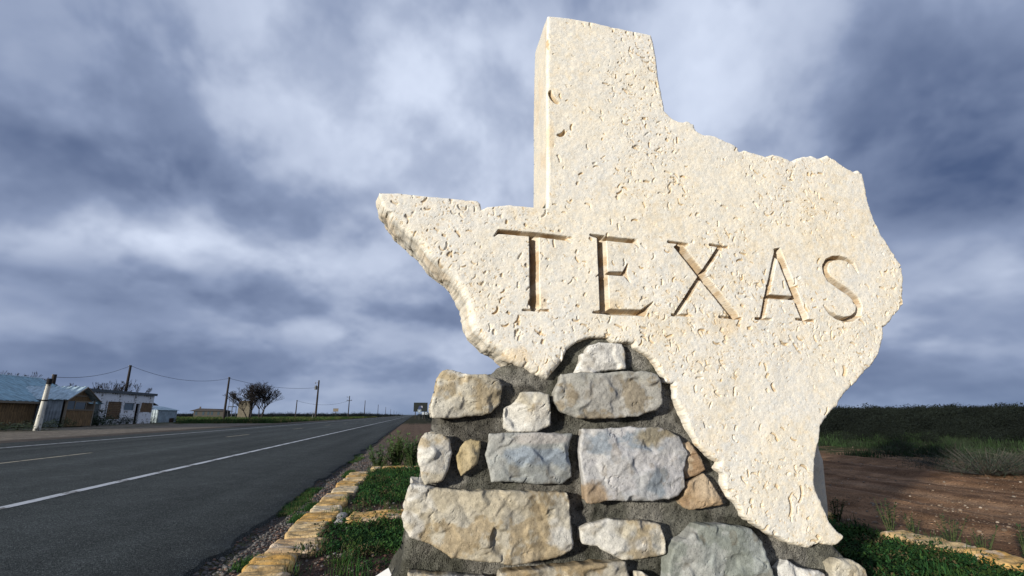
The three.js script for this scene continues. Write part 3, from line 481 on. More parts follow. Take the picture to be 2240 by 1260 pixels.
{
  const R = rng(5), reds = [], greys = [], lot = [];
  for (let k = 0; k < 16000; k++) { const x = mix(-.95, 3.5, R()), a = mix(2.1, 9, R() ** 1.5); if (inBase(x, a) || a > 6 && R() < .5) continue; const s = .004 + R() ** 3 * .012, v = .4 + R() * .6; const c = R() < .55 ? [.17 * v, .095 * v, .07 * v] : R() < .8 ? [.2 * v, .175 * v, .15 * v] : [.36 * v, .33 * v, .3 * v]; reds.push([x, groundY(x, a) + s * .25, -a, s, R() * 6.3, c]); }
  for (let k = 0; k < 17000; k++) { const a = mix(2.6, 15, R() ** 1.7), x = mix(edgeR(a) - .04, -.62, R() ** .8); if (x > -.93 && x < -.6 && a < 9 && R() < .93) continue; const s = .004 + R() ** 3 * .012, v = .4 + R() * .55, c = R() < .7 ? [.17 * v, .16 * v, .148 * v] : [.2 * v, .13 * v, .1 * v]; greys.push([x, groundY(x, a) + s * .25, -a, s, R() * 6.3, c]); }
  for (let k = 0; k < 16000; k++) { const rr = mix(4.3, 20, R() ** 1.4), th = mix(-.12, 1.25, R()), x = rr * Math.sin(th), a = rr * Math.cos(th); if (x < 3.85 && a < 9.3) continue; if (fbm(x * .9, a * .9, 3, 3) < .47 && R() < .8) continue; const s = .004 + R() ** 5 * .020, v = .5 + R() * .6, c = R() < .7 ? [.21 * v, .155 * v, .11 * v] : [.32 * v, .26 * v, .2 * v]; if (s > .014 && R() < .5) continue; lot.push([x, groundY(x, a) + s * .2, -a, s, R() * 6.3, c]); }
  instanced('red_pebbles', pebbleGeo(1), white, reds, 'small reddish pebbles strewn over the soil of the bed', 'pebbles');
  instanced('shoulder_gravel', pebbleGeo(2), white, greys, 'loose grey gravel between the asphalt and the flagstones', 'gravel');
  instanced('lot_stones', pebbleGeo(3), white, lot, 'pale stones scattered over the brown dirt lot', 'stones');
}
function leafTuft(seed, n, rad, hgt, len, wid, up = .5) {                   // a tuft of small folded leaves
  const R = rng(seed), P = [];
  for (let k = 0; k < n; k++) {
    const r = Math.sqrt(R()) * rad, t = R() * 6.283, y = hgt * R() * (1 - .45 * (r / rad) ** 2), x = Math.cos(t) * r, z = Math.sin(t) * r, a = R() * 6.283, e = (R() * 1.1 - .15) * up * 2, L = len * (.6 + R() * .8), w = wid * (.6 + R() * .7);
    const dx = Math.cos(a) * Math.cos(e), dy = Math.sin(e), dz = Math.sin(a) * Math.cos(e), sx = -Math.sin(a), sz = Math.cos(a), q = (R() - .5) * .8 * w;
    const m = [x + dx * L * .5, y + dy * L * .5, z + dz * L * .5], tip = [x + dx * L, y + dy * L - L * .12, z + dz * L];
    P.push(x, y, z, m[0] + sx * w, m[1] + q, m[2] + sz * w, ...tip, x, y, z, ...tip, m[0] - sx * w, m[1] - q, m[2] - sz * w);
  }
  const g = new THREE.BufferGeometry(); g.setAttribute('position', new THREE.Float32BufferAttribute(P, 3)); g.computeVertexNormals(); return g;
}
function bladeTuft(seed, n, rad, hgt, wid, lean = .5) {                     // grass blades, bent
  const R = rng(seed), P = [];
  for (let k = 0; k < n; k++) {
    const r = Math.sqrt(R()) * rad, t = R() * 6.283, x = Math.cos(t) * r, z = Math.sin(t) * r, a = R() * 6.283, h = hgt * (.45 + R() * .75), l = lean * h * R(), dx = Math.cos(a), dz = Math.sin(a), w = wid * (.6 + R() * .6);
    const b0 = [x - dz * w, 0, z + dx * w], b1 = [x + dz * w, 0, z - dx * w], m0 = [x + dx * l * .35 - dz * w * .7, h * .6, z + dz * l * .35 + dx * w * .7], m1 = [x + dx * l * .35 + dz * w * .7, h * .6, z + dz * l * .35 - dx * w * .7], tip = [x + dx * l, h, z + dz * l];
    P.push(...b0, ...b1, ...m1, ...b0, ...m1, ...m0, ...m0, ...m1, ...tip);
  }
  const g = new THREE.BufferGeometry(); g.setAttribute('position', new THREE.Float32BufferAttribute(P, 3)); g.computeVertexNormals(); return g;
}
const leafMat = new THREE.MeshPhysicalMaterial({ color: colour(1, 1, 1), roughness: .9, specularIntensity: .2, side: THREE.DoubleSide });
const greenOf = (R, k = 1) => { const v = (.4 + R() * .75) * k, y = R(); return [mix(.026, .06, y * y) * v, mix(.078, .105, y) * v, mix(.026, .022, y) * v]; };
{
  const R = rng(15), lv = [], gr = [], edge = [];
  for (let k = 0; k < 14000; k++) {                                         // leafy weeds filling the bed
    const x = mix(-.72, 3.6, R()), a = mix(2.2, 8.95, R()); if (inBase(x, a)) continue;
    const n = fbm(x * 1.5 + 6, a * 1.5, 0, 3); let d = sm(.36, .52, n);
    if (x < .6) { if (a < 3.75) d *= .09; if (a > 3.75 && a < 4.9) d = Math.max(d * .8, .26); if (a > 4.9 && a < 5.7) d *= .10; if (a > 5.7) d = Math.max(d * .85, .32); if (x < -.62 + (n - .5) * .3) d = 0; }
    if (x > 1.9) d = Math.max(d * .9, a > 2.9 && x < 3.4 ? .55 : .25);
    if (a > 5.05 && a < 5.35 && x > -.62 && x < .02) continue;
    if (R() > d) continue;
    const s = .75 + R() * .7; lv.push([x, groundY(x, a) - .004, -a, s, R() * 6.3, R() < .1 ? [.11, .085, .04] : greenOf(R, x < .8 ? 1 : .85), (R() - .5) * .4, .7 + R() * .7]);
  }
  instanced('clover_cover', leafTuft(3, 60, .062, .05, .019, .0055), leafMat, lv, 'low dark green leafy weeds covering the bed around the monument', 'ground cover');
  for (let k = 0; k < 1500; k++) { const x = mix(-.75, 3.9, R()), a = mix(2.3, 10.5, R()); if (inBase(x, a) || fbm(x * 2, a * 2, 5, 3) < .52) continue; const dry = R() < .12; gr.push([x, groundY(x, a) - .004, -a, .7 + R() * .8, R() * 6.3, dry ? [.10, .09, .045] : greenOf(R), 0, .8 + R() * .8]); }
  for (let k = 0; k < 5200; k++) { const a = mix(2.6, 13, R() ** 1.3), off = (R() + R() - 1) * .13; const x = edgeR(a) + .02 + off + .05; if (fbm(a * .8, 7, 2, 3) < .42 + R() * .12) continue; edge.push([x, groundY(x, a) - .003, -a, .3 + R() * .4, R() * 6.3, R() < .2 ? [.14, .13, .06] : greenOf(R, 1.15), 0, .5 + R() * .5]); }
  for (let k = 0; k < 1400; k++) { const a = mix(2.6, 9, R()), x = -.96 + (R() - .5) * .1; if (fbm(a * 1.5, 17, 2, 3) < .46) continue; edge.push([x, groundY(x, a) - .003, -a, .35 + R() * .45, R() * 6.3, greenOf(R), 0, .6 + R() * .5]); }
  instanced('bed_grass', bladeTuft(4, 22, .05, .06, .0018, .9), leafMat, gr, 'thin grass blades growing through the leafy bed', 'grass');
  instanced('edge_grass', bladeTuft(9, 22, .06, .07, .003, .9), leafMat, edge, 'thin strip of grass along the crumbling asphalt edge', 'grass');
}
// taller weeds behind the far ledge, standing one by one
function weed(label, x, a, h, rad, n, seed, tint, group) {
  const t = thing('weed', label, 'weed', [x, groundY(x, a), -a], 0, group), R = rng(seed), st = [], P = [];
  for (let k = 0; k < n; k++) { const an = R() * 6.283, l = rad * R(), top = [Math.cos(an) * l, h * (.55 + R() * .5), Math.sin(an) * l], b = [Math.cos(an) * l * .25, -.01, Math.sin(an) * l * .25]; st.push(bar(b, top, .004 + h * .004, .0015, 4)); for (let i = 0; i < 26; i++) { const u = .12 + .9 * R(), p = [mix(b[0], top[0], u), mix(b[1], top[1], u), mix(b[2], top[2], u)], aa = R() * 6.283, L = h * (.06 + R() * .12), w = L * .26, e = R() * 1.1 - .2, d = [Math.cos(aa) * Math.cos(e), Math.sin(e), Math.sin(aa) * Math.cos(e)]; P.push(...p, p[0] + d[0] * L * .5 - d[2] * w, p[1] + d[1] * L * .5, p[2] + d[2] * L * .5 + d[0] * w, p[0] + d[0] * L, p[1] + d[1] * L, p[2] + d[2] * L, ...p, p[0] + d[0] * L, p[1] + d[1] * L, p[2] + d[2] * L, p[0] + d[0] * L * .5 + d[2] * w, p[1] + d[1] * L * .5, p[2] + d[2] * L * .5 - d[0] * w); } }
  const g = new THREE.BufferGeometry(); g.setAttribute('position', new THREE.Float32BufferAttribute(P, 3)); g.computeVertexNormals();
  mesh('stem', joined(st), M([.06, .075, .03], .9), t); mesh('foliage', g, new THREE.MeshPhysicalMaterial({ color: colour(...tint), specularIntensity: .2, roughness: .85, side: THREE.DoubleSide }), t); return t;
}
[[-.55, 9.45, .38, .3], [-.25, 9.6, .58, .34], [.05, 9.5, .5, .32], [.35, 9.8, .52, .36], [-.05, 10.2, .42, .3], [.6, 9.6, .45, .3]].forEach(([x, a, h, r], i) => weed(['low leafy green weed at the left end behind the orange ledge', 'tallest leafy green weed behind the orange ledge', 'leafy green weed behind the middle of the orange ledge', 'leafy green weed behind the ledge, half hidden by the base', 'leafy green weed farthest behind the orange ledge', 'leafy green weed behind the ledge, nearest the monument'][i], x, a, h, r, 34, 200 + i, i % 2 ? [.09, .15, .045] : [.07, .13, .045], 'weeds behind the far flagstone ledge'));
[[3.72, 4.1, .3], [3.86, 3.7, .34], [3.8, 3.45, .25], [3.95, 3.3, .28], [3.9, 3.05, .24], [3.98, 2.85, .32], [4.05, 2.6, .22], [3.66, 4.5, .3]].forEach(([x, a, h], i) => weed('spindly thin weed, ' + ['second', 'third', 'fourth', 'fifth', 'sixth', 'seventh', 'nearest', 'farthest'][i] + ' along the yellow flagstones', x, a, h * .72, .13, 9, 230 + i, [.034, .055, .024], 'thin weeds along the yellow flagstones'));
{ // white board scrap leaning on the foot of the base
  const g = box(-.06, 0, -.008, .06, .09, .008); g.rotateZ(.5); g.rotateX(-.25); const m = mesh('white_board', g, M([.78, .78, .77], .7)); m.position.set(-.105, -.01, -3.02); tag(m, 'scrap of white board leaning by the foot of the stone base', 'board');
}
// ---------------------------------------------------------------- pasture scrub
function scrubGeo(seed, n) {                                                 // bush of fine twigs and small leaves, 1 m tall
  const R = rng(seed), P = [];
  for (let k = 0; k < n; k++) {
    const t = R() * 6.283, r = Math.sqrt(R()) * .62, y = R() ** .8 * (1 - .5 * (r / .62) ** 2), x = Math.cos(t) * r, z = Math.sin(t) * r, a = R() * 6.283, e = R() * 1.4 - .3, L = .07 + R() * .13, w = .012 + R() * .02, d = [Math.cos(a) * Math.cos(e), Math.sin(e), Math.sin(a) * Math.cos(e)];
    P.push(x, y, z, x + d[0] * L * .5 - d[2] * w, y + d[1] * L * .5, z + d[2] * L * .5 + d[0] * w, x + d[0] * L, y + d[1] * L, z + d[2] * L, x, y, z, x + d[0] * L, y + d[1] * L, z + d[2] * L, x + d[0] * L * .5 + d[2] * w, y + d[1] * L * .5 + w, z + d[2] * L * .5 - d[0] * w);
  }
  for (let k = 0; k < 14; k++) { const t = R() * 6.283, l = .2 + R() * .4, h = .5 + R() * .55, x = Math.cos(t) * l, z = Math.sin(t) * l; P.push(-.012, 0, 0, .012, 0, 0, x, h, z, 0, 0, -.012, 0, 0, .012, x, h, z); }
  const g = new THREE.BufferGeometry(); g.setAttribute('position', new THREE.Float32BufferAttribute(P, 3)); g.computeVertexNormals(); return g;
}
{
  const R = rng(61), near = [], far = [], g1 = scrubGeo(1, 420), g2 = scrubGeo(2, 150), low = [];
  for (let k = 0; k < 4200; k++) {
    const rr = mix(21, 120, R() ** 1.5), th = mix(.02, 1.35, R()), x = rr * Math.sin(th), a = rr * Math.cos(th); if (x < 7 + (a < 60 ? 2 : 0) || a < 1) continue; if (x < 12 && a < 64) continue;
    if (rr < 27 && R() < .6) continue;
    const s = (.55 + R() * .5) * sm(17, 40, rr) + .3 + rr * .004, v = .55 + R() * .8; near.push([x, groundY(x, a) - .05, -a, s, R() * 6.3, [.012 * v, .016 * v, .012 * v], 0, .75 + R() * .35]);
  }
  for (let k = 0; k < 9000; k++) {                                           // the open plain on both sides
    const left = R() < .6, a = left ? mix(185, 900, R() ** 1.6) : mix(70, 700, R() ** 1.5), x = left ? -16 - R() * a * 1.25 : 3 + R() * a * 1.6; if (left && a < 215 && x > -100 && x < -55) continue;
    const s = 1.2 + R() * 1.1 + a * .0012, v = .6 + R() * .7; far.push([x, groundY(x, a) - .1, -a, s, R() * 6.3, [.014 * v, .019 * v, .02 * v], 0, .7 + R() * .3]);
  }
  for (let k = 0; k < 5200; k++) {                                           // low grass and herbs between the dirt lot and the scrub
    const rr = mix(14, 42, R() ** 1.2), th = mix(.2, 1.3, R()), x = rr * Math.sin(th), a = rr * Math.cos(th); if (x < 6.5) continue; const n = fbm(x * .35 + 2, a * .35, 1, 3); if (rr < 20 && n < .5 - (rr - 14) * .03) continue;
    const v = .6 + R() * .7, gcol = R() < .35 ? [.03 * v, .055 * v, .02 * v] : [.024 * v, .034 * v, .018 * v]; low.push([x, groundY(x, a) - .02, -a, 1.0 + R() * 1.0, R() * 6.3, gcol, 0, .3 + R() * .5]);
  }
  instanced('pasture_scrub', g1, leafMat, near, 'dark mass of brush on the pasture right of the monument', 'scrub');
  instanced('plain_scrub', g2, leafMat, far, 'dark brush covering the plain out to the horizon', 'scrub');
  instanced('pasture_grass', bladeTuft(21, 40, .14, .17, .004, .7), leafMat, low, 'low green grass between the dirt lot and the brush', 'grass');
  const lawn = []; for (let k = 0; k < 9000; k++) { const a = mix(62, 230, R() ** 1.4), x = -15.8 - R() ** 1.4 * (a * .45 + 8); if (a < 78 && x < -26) continue; const v = .6 + R() * .7, c = R() < .25 ? [.13 * v, .12 * v, .05 * v] : [.045 * v, .085 * v, .025 * v]; lawn.push([x, groundY(x, a) - .02, -a, 1.3 + R() * 1.6, R() * 6.3, c, 0, .6 + R() * .8]); }
  instanced('verge_grass', bladeTuft(22, 34, .24, .16, .010, .7), leafMat, lawn, 'green roadside grass beyond the far shoulder', 'grass');
}
// single shrubs that stand apart on the dirt lot
function shrub(label, x, a, w, h, n, seed, leaf, twig) {
  const t = thing('shrub', label, 'shrub', [x, groundY(x, a) - .01, -a]), R = rng(seed), st = [], P = [];
  for (let k = 0; k < n; k++) {
    const an = R() * 6.283, l = w * .5 * Math.sqrt(R()), top = [Math.cos(an) * l, h * (.35 + R() * .7) * (1 - .5 * (2 * l / w) ** 2), Math.sin(an) * l]; if (k % 3 === 0) st.push(bar([Math.cos(an) * l * .2, 0, Math.sin(an) * l * .2], top, .006, .002, 3));
    for (let i = 0; i < 8; i++) { const p = top.map((v) => v * (.45 + R() * .6) + (R() - .5) * .05), aa = R() * 6.283, e = R() * 1.3 - .2, L = .03 + R() * .07, q = .004 + R() * .004, d = [Math.cos(aa) * Math.cos(e), Math.sin(e), Math.sin(aa) * Math.cos(e)]; p[1] = Math.max(.01, p[1]); P.push(p[0] - d[2] * q, p[1], p[2] + d[0] * q, p[0] + d[2] * q, p[1], p[2] - d[0] * q, p[0] + d[0] * L, p[1] + d[1] * L, p[2] + d[2] * L); }
  }
  const g = new THREE.BufferGeometry(); g.setAttribute('position', new THREE.Float32BufferAttribute(P, 3)); g.computeVertexNormals();
  mesh('stem', joined(st), M(twig, .95), t); mesh('foliage', g, new THREE.MeshPhysicalMaterial({ color: colour(...leaf), specularIntensity: .2, roughness: .9, side: THREE.DoubleSide }), t);
}
shrub('wide grey green shrub lying low on the dirt lot', 9.0, 6.7, 2.6, .4, 620, 301, [.04, .052, .034], [.10, .09, .075]);
shrub('grey dry bush at the right rim of the dirt lot', 10.8, 6.9, 2.0, .34, 420, 302, [.05, .052, .036], [.10, .085, .07]);
shrub('small dark round shrub nearest the low grass', 11.9, 10.7, .8, .4, 110, 303, [.04, .05, .03], [.07, .06, .05]);
shrub('small green cushion plant beside the grass edge', 11.2, 10.4, .9, .22, 110, 304, [.05, .075, .035], [.07, .06, .05]);
shrub('dark cushion shrub in front of the brush', 11.6, 9.2, 1.0, .36, 130, 305, [.04, .055, .03], [.07, .06, .05]);
shrub('low green shrub left of the grey dry bush', 11.4, 8.2, 1.2, .3, 140, 306, [.055, .075, .04], [.07, .06, .05]);

// ---------------------------------------------------------------- farm buildings across the road
const corrug = (R3) => new THREE.MeshStandardMaterial({ color: colour(...R3), map: rep(streakTex, .5), roughness: .6, metalness: .1 });
const roofBlue = corrug([.33, .54, .62]), wallTin = corrug([.38, .43, .45]), shedTin = corrug([.45, .54, .57]), shedRoof = corrug([.58, .74, .80]);
const boardMat = new THREE.MeshStandardMaterial({ color: colour(.38, .245, .11), map: rep(woodTex, .9), roughness: .9 }), darkMat = M([.13, .10, .07], .95), trimMat = M([.23, .19, .14], .9), whiteWall = new THREE.MeshStandardMaterial({ color: colour(.9, .9, .9), map: rep(flakeTex, .33), roughness: .9 }), whiteTrim = M([.72, .73, .73], .85), plyMat = new THREE.MeshStandardMaterial({ color: colour(.30, .19, .10), map: rep(woodTex, .6), roughness: .9 });
const glass = new THREE.MeshPhysicalMaterial({ color: colour(.05, .07, .08), roughness: .12, metalness: 0 });
// ribbed sheet: quad p0 p1 (along the eave) p3 p2 (along the ridge), ribs run from eave to ridge
function ribbed(p0, p1, p2, p3, pitch, amp, thick = .02) {
  const V = (p) => new THREE.Vector3(...p), a = V(p0), b = V(p1), c = V(p2), d = V(p3), n = b.clone().sub(a).cross(d.clone().sub(a)).normalize(), L = a.distanceTo(b), k = Math.max(2, Math.round(L / pitch)), P = [], U = [], I = [], hts = [0, 0, amp, amp];
  for (let i = 0; i <= k * 4; i++) { const t = i / (k * 4), h = hts[i % 4] + thick, e = a.clone().lerp(b, t).addScaledVector(n, h), r = d.clone().lerp(c, t).addScaledVector(n, h), e0 = a.clone().lerp(b, t), r0 = d.clone().lerp(c, t); for (const q of [e, r, e0, r0]) P.push(q.x, q.y, q.z); const l = a.distanceTo(d); U.push(t * L, 0, t * L, l, t * L, 0, t * L, l); }
  for (let i = 0; i < k * 4; i++) { const s = i * 4, m = s + 4; I.push(s, m, m + 1, s, m + 1, s + 1, s + 2, m + 3, m + 2, s + 2, s + 3, m + 3, s + 2, m + 2, m, s + 2, m, s); }
  const g = new THREE.BufferGeometry(); g.setAttribute('position', new THREE.Float32BufferAttribute(P, 3)); g.setAttribute('uv', new THREE.Float32BufferAttribute(U, 2)); g.setIndex(I); const q = g.toNonIndexed(); q.computeVertexNormals(); return q;
}
const tri3 = (a, b, c) => { const g = new THREE.BufferGeometry(); g.setAttribute('position', new THREE.Float32BufferAttribute([...a, ...b, ...c], 3)); g.setAttribute('uv', new THREE.Float32BufferAttribute([a[2], a[1], b[2], b[1], c[2], c[1]], 2)); g.computeVertexNormals(); return g; };
function gable(x0, x1, pts) { const s = new THREE.Shape(pts.map(([a, y]) => new THREE.Vector2(a, y))), g = new THREE.ExtrudeGeometry(s, { depth: x1 - x0, bevelEnabled: false }); g.rotateY(Math.PI / 2); g.translate(x0, 0, 0); return g; }  // shape in (a, y) -> z = -a, extruded along x
function boardsX(x, a0, a1, y0, y1, w, seed, ytop) {                         // upright boards on a wall facing the road
  const R = rng(seed), l = []; for (let a = a0; a < a1 - .02; a += w) { const e = Math.min(a1, a + w - .015), t = .012 + R() * .018; l.push(box(x, y0 + R() * .05, -e, x + t, (ytop ? ytop(a) : y1) - R() * .02, -a)); } return l;
}
{ // long barn with blue metal roof; its ridge runs along the road
  const b = thing('barn', 'long brown board barn with weathered blue metal roof, nearest the left edge', 'barn');
  const X = -28, XR = -32, XB = -36, a0 = 33, a1 = 51.2, ev = 2.02, rg = 3.92;
  mesh('wall', joined([box(XB, 0, -a1, X - .02, ev, -a0), gable(XB, XB + .01, [[a0, ev], [a1, ev], [a1, ev + .01]])]), darkMat, b);
  const bd = mesh('board_cladding', joined(boardsX(X - .02, a0, 44.15, .06, ev, .27, 3)), boardMat, b); bd.userData.kind = 'stuff';
  const up = mesh('end_gable', (() => { const s = new THREE.Shape([[XB, ev], [X, ev], [XR, rg - .05]].map(([x, y]) => new THREE.Vector2(x, y))), g = new THREE.ExtrudeGeometry(s, { depth: .06, bevelEnabled: false }); g.translate(0, 0, -a0 - .06); return g; })(), boardMat, b);
  const rf = mesh('roof', joined([ribbed([X + .35, ev - .16, -a0 + .3], [X + .35, ev - .16, -a1], [XR, rg, -50.3], [XR, rg, -a0 + .3], .6, .05), ribbed([XB - .3, ev - .16, -a1], [XB - .3, ev - .16, -a0 + .3], [XR, rg, -a0 + .3], [XR, rg, -50.3], .3, .03), ribbed([X + .35, ev - .16, -a1 - .9], [XB - .3, ev - .16, -a1 - .9], [XR - .02, rg, -50.35], [XR + .02, rg, -50.35], .3, .02)]), roofBlue, b);
  mesh('ridge_cap', bar([XR, rg + .05, -a0 + .3], [XR, rg + .05, -50.4], .07, .07, 6), shedRoof, rf); mesh('fascia', box(X + .3, ev - .3, -44.2, X + .36, ev - .15, -a0), trimMat, b);
}
{ // cross gable porch joined to the barn
  const h = thing('porch_house', 'small board house with light metal gable roof jutting from the barn', 'house');
  const X = -26, XB = -27.98, a0 = 44.25, a1 = 47.7, am = 46.1, ev = 2.06, rg = 3.08;
  mesh('wall', joined([box(XB, 0, -a1, X - .5, ev, -a0 - .02), box(X - .5, 0, -a1, X - .48, 1.28, -a0 - .02)]), darkMat, h);
  const tin = mesh('tin_wall', ribbed([XB + .05, .05, -a0], [X - .28, .05, -a0], [X - .28, ev - .02, -a0], [XB + .05, ev - .02, -a0], .2, .02), wallTin, h); tin.userData.label = 'grey corrugated metal side wall';
  mesh('corner_post', box(X - .14, 0, -a0 - .12, X - .02, ev, -a0), trimMat, h);
  const low = mesh('board_cladding', joined(boardsX(X - .06, a0 + .12, a1, .04, 1.27, .2, 7)), boardMat, h); low.userData.kind = 'stuff';
  mesh('sill', box(X - .1, 1.26, -a1, X + .02, 1.33, -a0 - .12), trimMat, h);
  const gw = mesh('gable_wall', gable(X - .34, X - .28, [[a0, ev - .15], [a1 + .1, ev - .15], [am, rg - .12]]), boardMat, h);
  mesh('gable_brace', box(X - .27, 2.34, -47.0, X - .2, 2.42, -45.2), trimMat, gw);
  const pn = mesh('side_panel', box(X - .13, 1.34, -45.25, X - .09, ev - .1, -a0 - .12), M([.14, .17, .19], .85), h); pn.userData.label = 'blue grey panel beside the porch window';
  const w = mesh('window', joined([box(X - .12, 1.34, -45.32, X - .04, ev - .17, -45.25), box(X - .12, ev - .17, -a1, X - .04, ev - .08, -45.25), box(X - .12, 1.34, -46.67, X - .04, ev - .17, -46.6)]), trimMat, h);
  mesh('pane', box(X - .09, 1.35, -46.59, X - .08, ev - .17, -45.33), glass, w);
  mesh('corner_post', box(X - .12, 0, -a1 - .06, X - .02, ev, -a1 + .06), trimMat, h);
  const rf = mesh('roof', joined([ribbed([XB - 2.2, ev + .01, -a0 + .22], [X + .12, ev - .05, -a0 + .22], [X + .12, rg, -am], [XB - 2.2, rg, -am], .5, .06), ribbed([X + .12, ev - .05, -a1 - .42], [XB - 2.2, ev - .05, -a1 - .42], [XB - 2.2, rg, -am], [X + .12, rg, -am], .5, .06)]), shedRoof, h);
  mesh('verge_board', joined([bar([X + .14, ev - .07, -a0 + .22], [X + .14, rg - .03, -am], .055, .055, 4), bar([X + .14, ev - .07, -a1 - .42], [X + .14, rg - .03, -am], .055, .055, 4)]), trimMat, rf);
}
{ // white flat roofed shop, boarded up
  const b = thing('block_building', 'abandoned white block building with flat dark roof edge and boarded windows', 'building');
  const X = -29.5, at = (px) => onX(180 + px / 7.873, 880, X)[0], ht = (px, py) => onX(180 + px / 7.873, 800 + py / 7.873, X)[1];
  const a0 = 49.0, a1 = at(1228), H = 3.18, XB = -37;
  const y1 = 2.22, holes = [[at(180), at(335), 0, y1 - .02], [at(410), at(440), 0, 2.16], [at(452), at(692), .5, 2.2], [at(735), at(915), 1.40, 2.14], [at(928), at(1008), .02, 2.1], [at(1025), at(1222) - .02, 1.22, 2.22]];
  const cuts = [a0, ...holes.flatMap((q) => [q[0], q[1]]), a1], wl = [];
  for (let i = 0; i + 1 < cuts.length; i++) { const p = cuts[i], q = cuts[i + 1]; if (q - p < .01) continue; const hole = i % 2 ? holes[(i - 1) / 2] : null; if (!hole) wl.push(box(X - .2, 0, -q, X, y1 + .05, -p)); else { if (hole[2] > .03) wl.push(box(X - .2, 0, -q, X - .004, hole[2], -p)); wl.push(box(X - .2, hole[3], -q, X - .004, y1 + .05, -p)); } }
  wl.push(box(X - .2, y1 + .05, -a1, X + .003, H, -a0));
  mesh('wall', joined([...wl, box(XB, 0, -a0 - .2, X - .2, H, -a0), box(XB, 0, -a1, X - .2, H, -a1 + .2), box(XB, 0, -a1, XB + .2, H, -a0 - .2)]), whiteWall, b);
  mesh('room_floor', box(XB, .0, -a1, X - .2, .03, -a0), darkMat, b);
  const rf = mesh('roof', box(XB - .1, H, -a1 - .15, X + .2, H + .06, -a0 + .1), darkMat, b); mesh('fascia', box(X + .16, H - .16, -a1 - .18, X + .21, H + .10, -a0 + .1), new THREE.MeshStandardMaterial({ color: colour(.10, .115, .125), map: rep(flakeTex, .4), roughness: .85 }), rf);
  // courses of the block wall: shallow raked joints below the openings
  const ledge = mesh('ledge', box(X + .004, y1 - .02, -at(335), X + .16, y1 + .07, -at(175)), whiteTrim, b);
  mesh('boarded_opening', (() => { const l = [], R = rng(8); for (let y = .5; y < 2.18; y += .17) l.push(box(X - .1, y, -at(690), X - .1 + .03 + R() * .02, Math.min(2.2, y + .16), -at(454))); return joined(l); })(), plyMat, b).userData.label = 'opening closed with brown horizontal boards';
  const win = mesh('window', box(X - .14, 1.41, -at(913), X - .12, 2.13, -at(737)), new THREE.MeshPhysicalMaterial({ color: colour(.06, .10, .13), roughness: .2 }), b); mesh('sill', box(X - .11, 1.36, -at(915), X + .02, 1.41, -at(735)), whiteTrim, win); mesh('jamb', box(X - .11, 1.41, -at(737), X - .05, 2.14, -at(735)), whiteTrim, win); mesh('jamb', box(X - .11, 1.41, -at(915), X - .05, 2.14, -at(913)), whiteTrim, win);
  const dr = mesh('door', box(X - .16, .03, -at(962), X - .12, 2.1, -at(930)), plyMat, b); dr.userData.label = 'half open brown door'; mesh('jamb', box(X - .1, .03, -at(1010), X + .02, 2.14, -at(1004)), whiteTrim, dr); mesh('jamb', box(X - .1, .03, -at(932), X + .02, 2.14, -at(926)), whiteTrim, dr);
  mesh('plywood_sheet', box(X - .08, 1.22, -at(1218), X - .05, 2.22, -at(1027)), plyMat, b);
  mesh('door', box(X - .15, .03, -at(330), X - .12, 2.1, -at(190)), M([.12, .135, .13], .85), b).userData.label = 'grey door under the white ledge';
  mesh('pipe', bar([X + .03, y1 + .1, -at(890)], [X + .03, 2.95, -at(893)], .02, .02, 5), M([.25, .24, .23], .8), b);
  mesh('lean_to', joined([box(X - .6, 0, -a1 - .95, X - .5, 1.95, -a1), box(X - 3, 0, -a1 - .95, X - .6, 1.9, -a1 - .85)]), M([.55, .57, .56], .9), b);
  mesh('lean_to_roof', (() => { const g = box(-3.2, 0, -1.5, .1, .06, .1); g.rotateX(-.22); g.translate(X - .2, 2.3, -a1); return g; })(), M([.14, .13, .12], .9), b);
}
{ // corrugated shed
  const s = thing('tin_shed', 'little corrugated metal shed beside the white building', 'shed');
  const X = -31, a0 = onX(343.5, 920, X)[0], a1 = onX(384, 920, X)[0], XB = -34.5;
  mesh('wall', joined([ribbed([X, 0, -a0], [X, 0, -a1], [X, 1.52, -a1], [X, 1.52, -a0], .28, .035), ribbed([XB, 0, -a0], [X, 0, -a0], [X, 1.52, -a0], [XB, 1.52, -a0], .28, .03), box(XB, 0, -a1, X - .05, 1.5, -a1 + .04), box(XB, 0, -a1, XB + .04, 1.5, -a0)]), shedTin, s);
  mesh('roof', joined([ribbed([X + .2, 1.48, -a0 + .15], [X + .2, 1.48, -a1 - .15], [X - 1.75, 1.95, -a1 - .15], [X - 1.75, 1.95, -a0 + .15], .28, .03), ribbed([XB - .2, 1.48, -a1 - .15], [XB - .2, 1.48, -a0 + .15], [X - 1.75, 1.95, -a0 + .15], [X - 1.75, 1.95, -a1 - .15], .28, .03)]), shedRoof, s);
  mesh('hatch', box(X + .045, 0, -mix(a0, a1, .84), X + .075, .5, -mix(a0, a1, .62)), M([.09, .045, .03], .9), s).userData.label = 'dark rusty hatch low in the wall';
}
